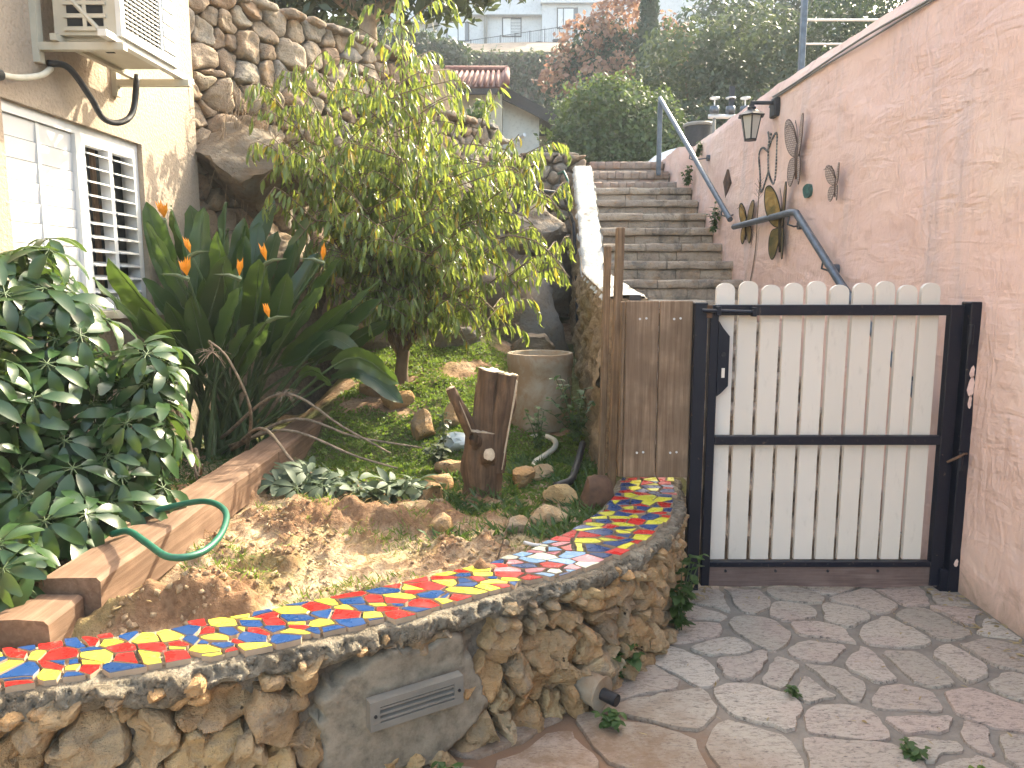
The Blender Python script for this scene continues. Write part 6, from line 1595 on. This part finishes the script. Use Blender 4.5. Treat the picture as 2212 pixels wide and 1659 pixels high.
# mass of trees to the right
for i, (lab, bl, n, mat, sd_) in enumerate([
    ("dense olive-green tree rising behind the round bush", [((4.3, 18, 5.0), (1.3, 1.0, 1.9)), ((4.0, 18, 6.5), (1.1, .9, 1.0)), ((4.8, 17.8, 4.0), (1.3, 1.0, 1.6))], 13000, L_olive, 61),
    ("grey-green tree behind the water valves", [((6.0, 18, 5.4), (1.4, 1.0, 1.7)), ((5.6, 18, 6.9), (1.2, .9, .9)), ((6.3, 17.6, 4.2), (1.4, 1, 1.4))], 13000, L_olive, 62),
    ("dark tree behind the metal pergola frame", [((7.9, 18, 5.9), (1.5, 1.0, 1.9)), ((8.2, 18, 7.6), (1.4, .9, .9)), ((9.6, 18, 6.5), (1.4, 1, 2.0))], 13000, L_dark, 63),
    ("tall dark tree above the flowering tree", [((7.3, 28, 9.5), (1.6, 1.2, 2.2)), ((9.3, 28, 9.8), (1.8, 1.2, 2.2)), ((11.5, 28, 10.2), (1.8, 1.2, 2.4))], 11000, L_dark, 64),
    ("low green shrub at the foot of the olive-green tree", [((3.4, 16.6, 3.6), (.9, .7, 1.0)), ((4.6, 16.4, 3.6), (1.0, .7, 1.1)), ((5.8, 16.2, 3.7), (1.0, .7, 1.2))], 8000, L_dark, 65)]):
    bgtree("leafy_tree" if i != 4 else "low_shrub", lab, "tree" if i != 4 else "shrub", bl, n, .062 if i != 3 else .11, mat, sd_, surf=.62)
# pergola frame behind the pink wall
pg = thing("pergola_frame", "grey steel pergola frame standing behind the pink wall", "pergola", loc=(2.68, 7.2, 2.9))
MB().box(2.655, 2.705, 7.17, 7.22, 2.85, 4.35, bev=.004).build("post", M_steel, pg); MB().box(2.706, 5.6, 7.175, 7.215, 4.28, 4.33, bev=.004).build("beam", M_steel, pg)
MB().tube([(2.70, 7.2, 3.90), (5.0, 7.2, 3.90)], .011, 8).build("wire_rail", M_white, pg); MB().tube([(2.70, 7.2, 3.69), (5.0, 7.2, 3.69)], .009, 8).build("wire_rail", M_white, pg)
MB().box(5.55, 5.60, 7.17, 7.22, 2.85, 4.35, bev=.004).build("post", M_steel, pg)
# water valves and bin behind the wall
wv_ = thing("water_valves", "cluster of water valves and pipes above the pink wall top", "valves", loc=(2.6, 9.6, 3.0))
for i, x in enumerate((2.52, 2.72, 2.9)):
    v_ = MB().tube([(x, 9.6, 2.9), (x, 9.6, 3.58)], .022, 8).build("riser_pipe", M_grey, wv_, True)
    MB().lathe([(.0, 3.60), (.055, 3.60), (.06, 3.64), (.055, 3.68), (.0, 3.69)], (x, 9.6, 0), 14).build("valve_body", M_steel, v_, True)
    mb = MB(); ring_tube(mb, [(x + .055 * math.cos(a), 9.6 + .055 * math.sin(a), 3.78) for a in np.linspace(0, 6.28, 14)[:-1]], .009); mb.tube([(x, 9.6, 3.69), (x, 9.6, 3.78)], .008, 6); mb.box(x - .05, x + .05, 9.595, 9.605, 3.775, 3.785); mb.build("hand_wheel", M_white, v_)
MB().tube([(2.45, 9.6, 3.56), (3.05, 9.6, 3.56)], .028, 8).build("cross_pipe", M_white, wv_, True)
MB().box(2.70, 2.76, 9.58, 9.62, 3.58, 3.92).build("marker_stake", M_black, wv_)
o = thing("rubbish_bin", "black lidded bin behind the pink wall top", "bin", loc=(2.42, 9.9, 2.9))
MB().lathe([(.0, 2.93), (.15, 2.93), (.185, 3.50), (.0, 3.50)], (2.42, 9.95, 0), 20).build("bin_body", M_black, o, True, 40); MB().lathe([(.0, 3.545), (.19, 3.545), (.205, 3.53), (.205, 3.50), (.19, 3.50)], (2.42, 9.95, 0), 20).build("lid", M_grey, o, True, 40)
# parked car whose roof shows over the top step
car = thing("parked_car", "white car whose roof shows above the top brick step", "car", loc=(4.1, 13.4, 2.3))
M_car = (lambda t: t.fin((.72, .74, .76), .25, spec=.6))(NT("white_car_paint"))
zc = 2.31; side = [(2.05, .35), (2.02, .75), (2.10, .95), (2.35, 1.30), (2.75, 1.45), (4.0, 1.47), (4.5, 1.38), (5.1, .98), (6.0, .85), (6.15, .6), (6.15, .35)]
sv = chaikin(side, 2, .18); n = len(sv); V = []
for t, ins in ((0, .10), (.06, 0), (.94, 0), (1, .10)):
    for x, z in sv: V.append((x + (4.1 - x) * ins * .12, 12.6 + 1.66 * t + (0.14 * (1 if t < .5 else -1) * smooth(.9, 1.45, z)), zc + z - ins * .06))
F = [(k * n + j, k * n + (j + 1) % n, (k + 1) * n + (j + 1) % n, (k + 1) * n + j) for k in range(3) for j in range(n)] + [tuple(range(n))[::-1], tuple(3 * n + j for j in range(n))]
mesh_obj("body", V, F, M_car, car, True, auto=35)
for s_, yy in ((0, 12.66), (1, 14.20)):
    for x0, x1 in ((2.55, 3.5), (3.56, 4.6)):
        MB().prism([(x0, yy, zc + .98), (x1 + (.2 if x0 > 3 else 0), yy, zc + .98), (x1 - (.1 if x0 > 3 else 0), yy + (.11 if s_ == 0 else -.11), zc + 1.36), (x0 + (.1 if x0 < 3 else 0), yy + (.11 if s_ == 0 else -.11), zc + 1.36)], (0, -.012 if s_ == 0 else .012, 0)).build("window", M_glass, car)
    for x in (2.75, 5.3):
        wh = MB().tube([(x, yy - .06, zc + .32), (x, yy + .14, zc + .32)], .32, 20).build("wheel", M_black, car, True, 40); MB().tube([(x, yy - .075, zc + .32), (x, yy + .155, zc + .32)], .19, 14).build("rim", M_steel, wh, True, 40)
# ================================================================== HAZE
HZ = NT("haze_air"); HZ.t.nodes.remove(HZ.b); pv = HZ.n("ShaderNodeVolumePrincipled"); pv.inputs["Density"].default_value = .0017; pv.inputs["Color"].default_value = (.88, .93, 1, 1); pv.inputs["Anisotropy"].default_value = .1
HZ.l(pv.outputs[0], HZ.out.inputs["Volume"])
hb = MB().box(-71, 71, -8, 111, -1.2, 24.6).build("haze", HZ.m); hb["kind"] = "stuff"
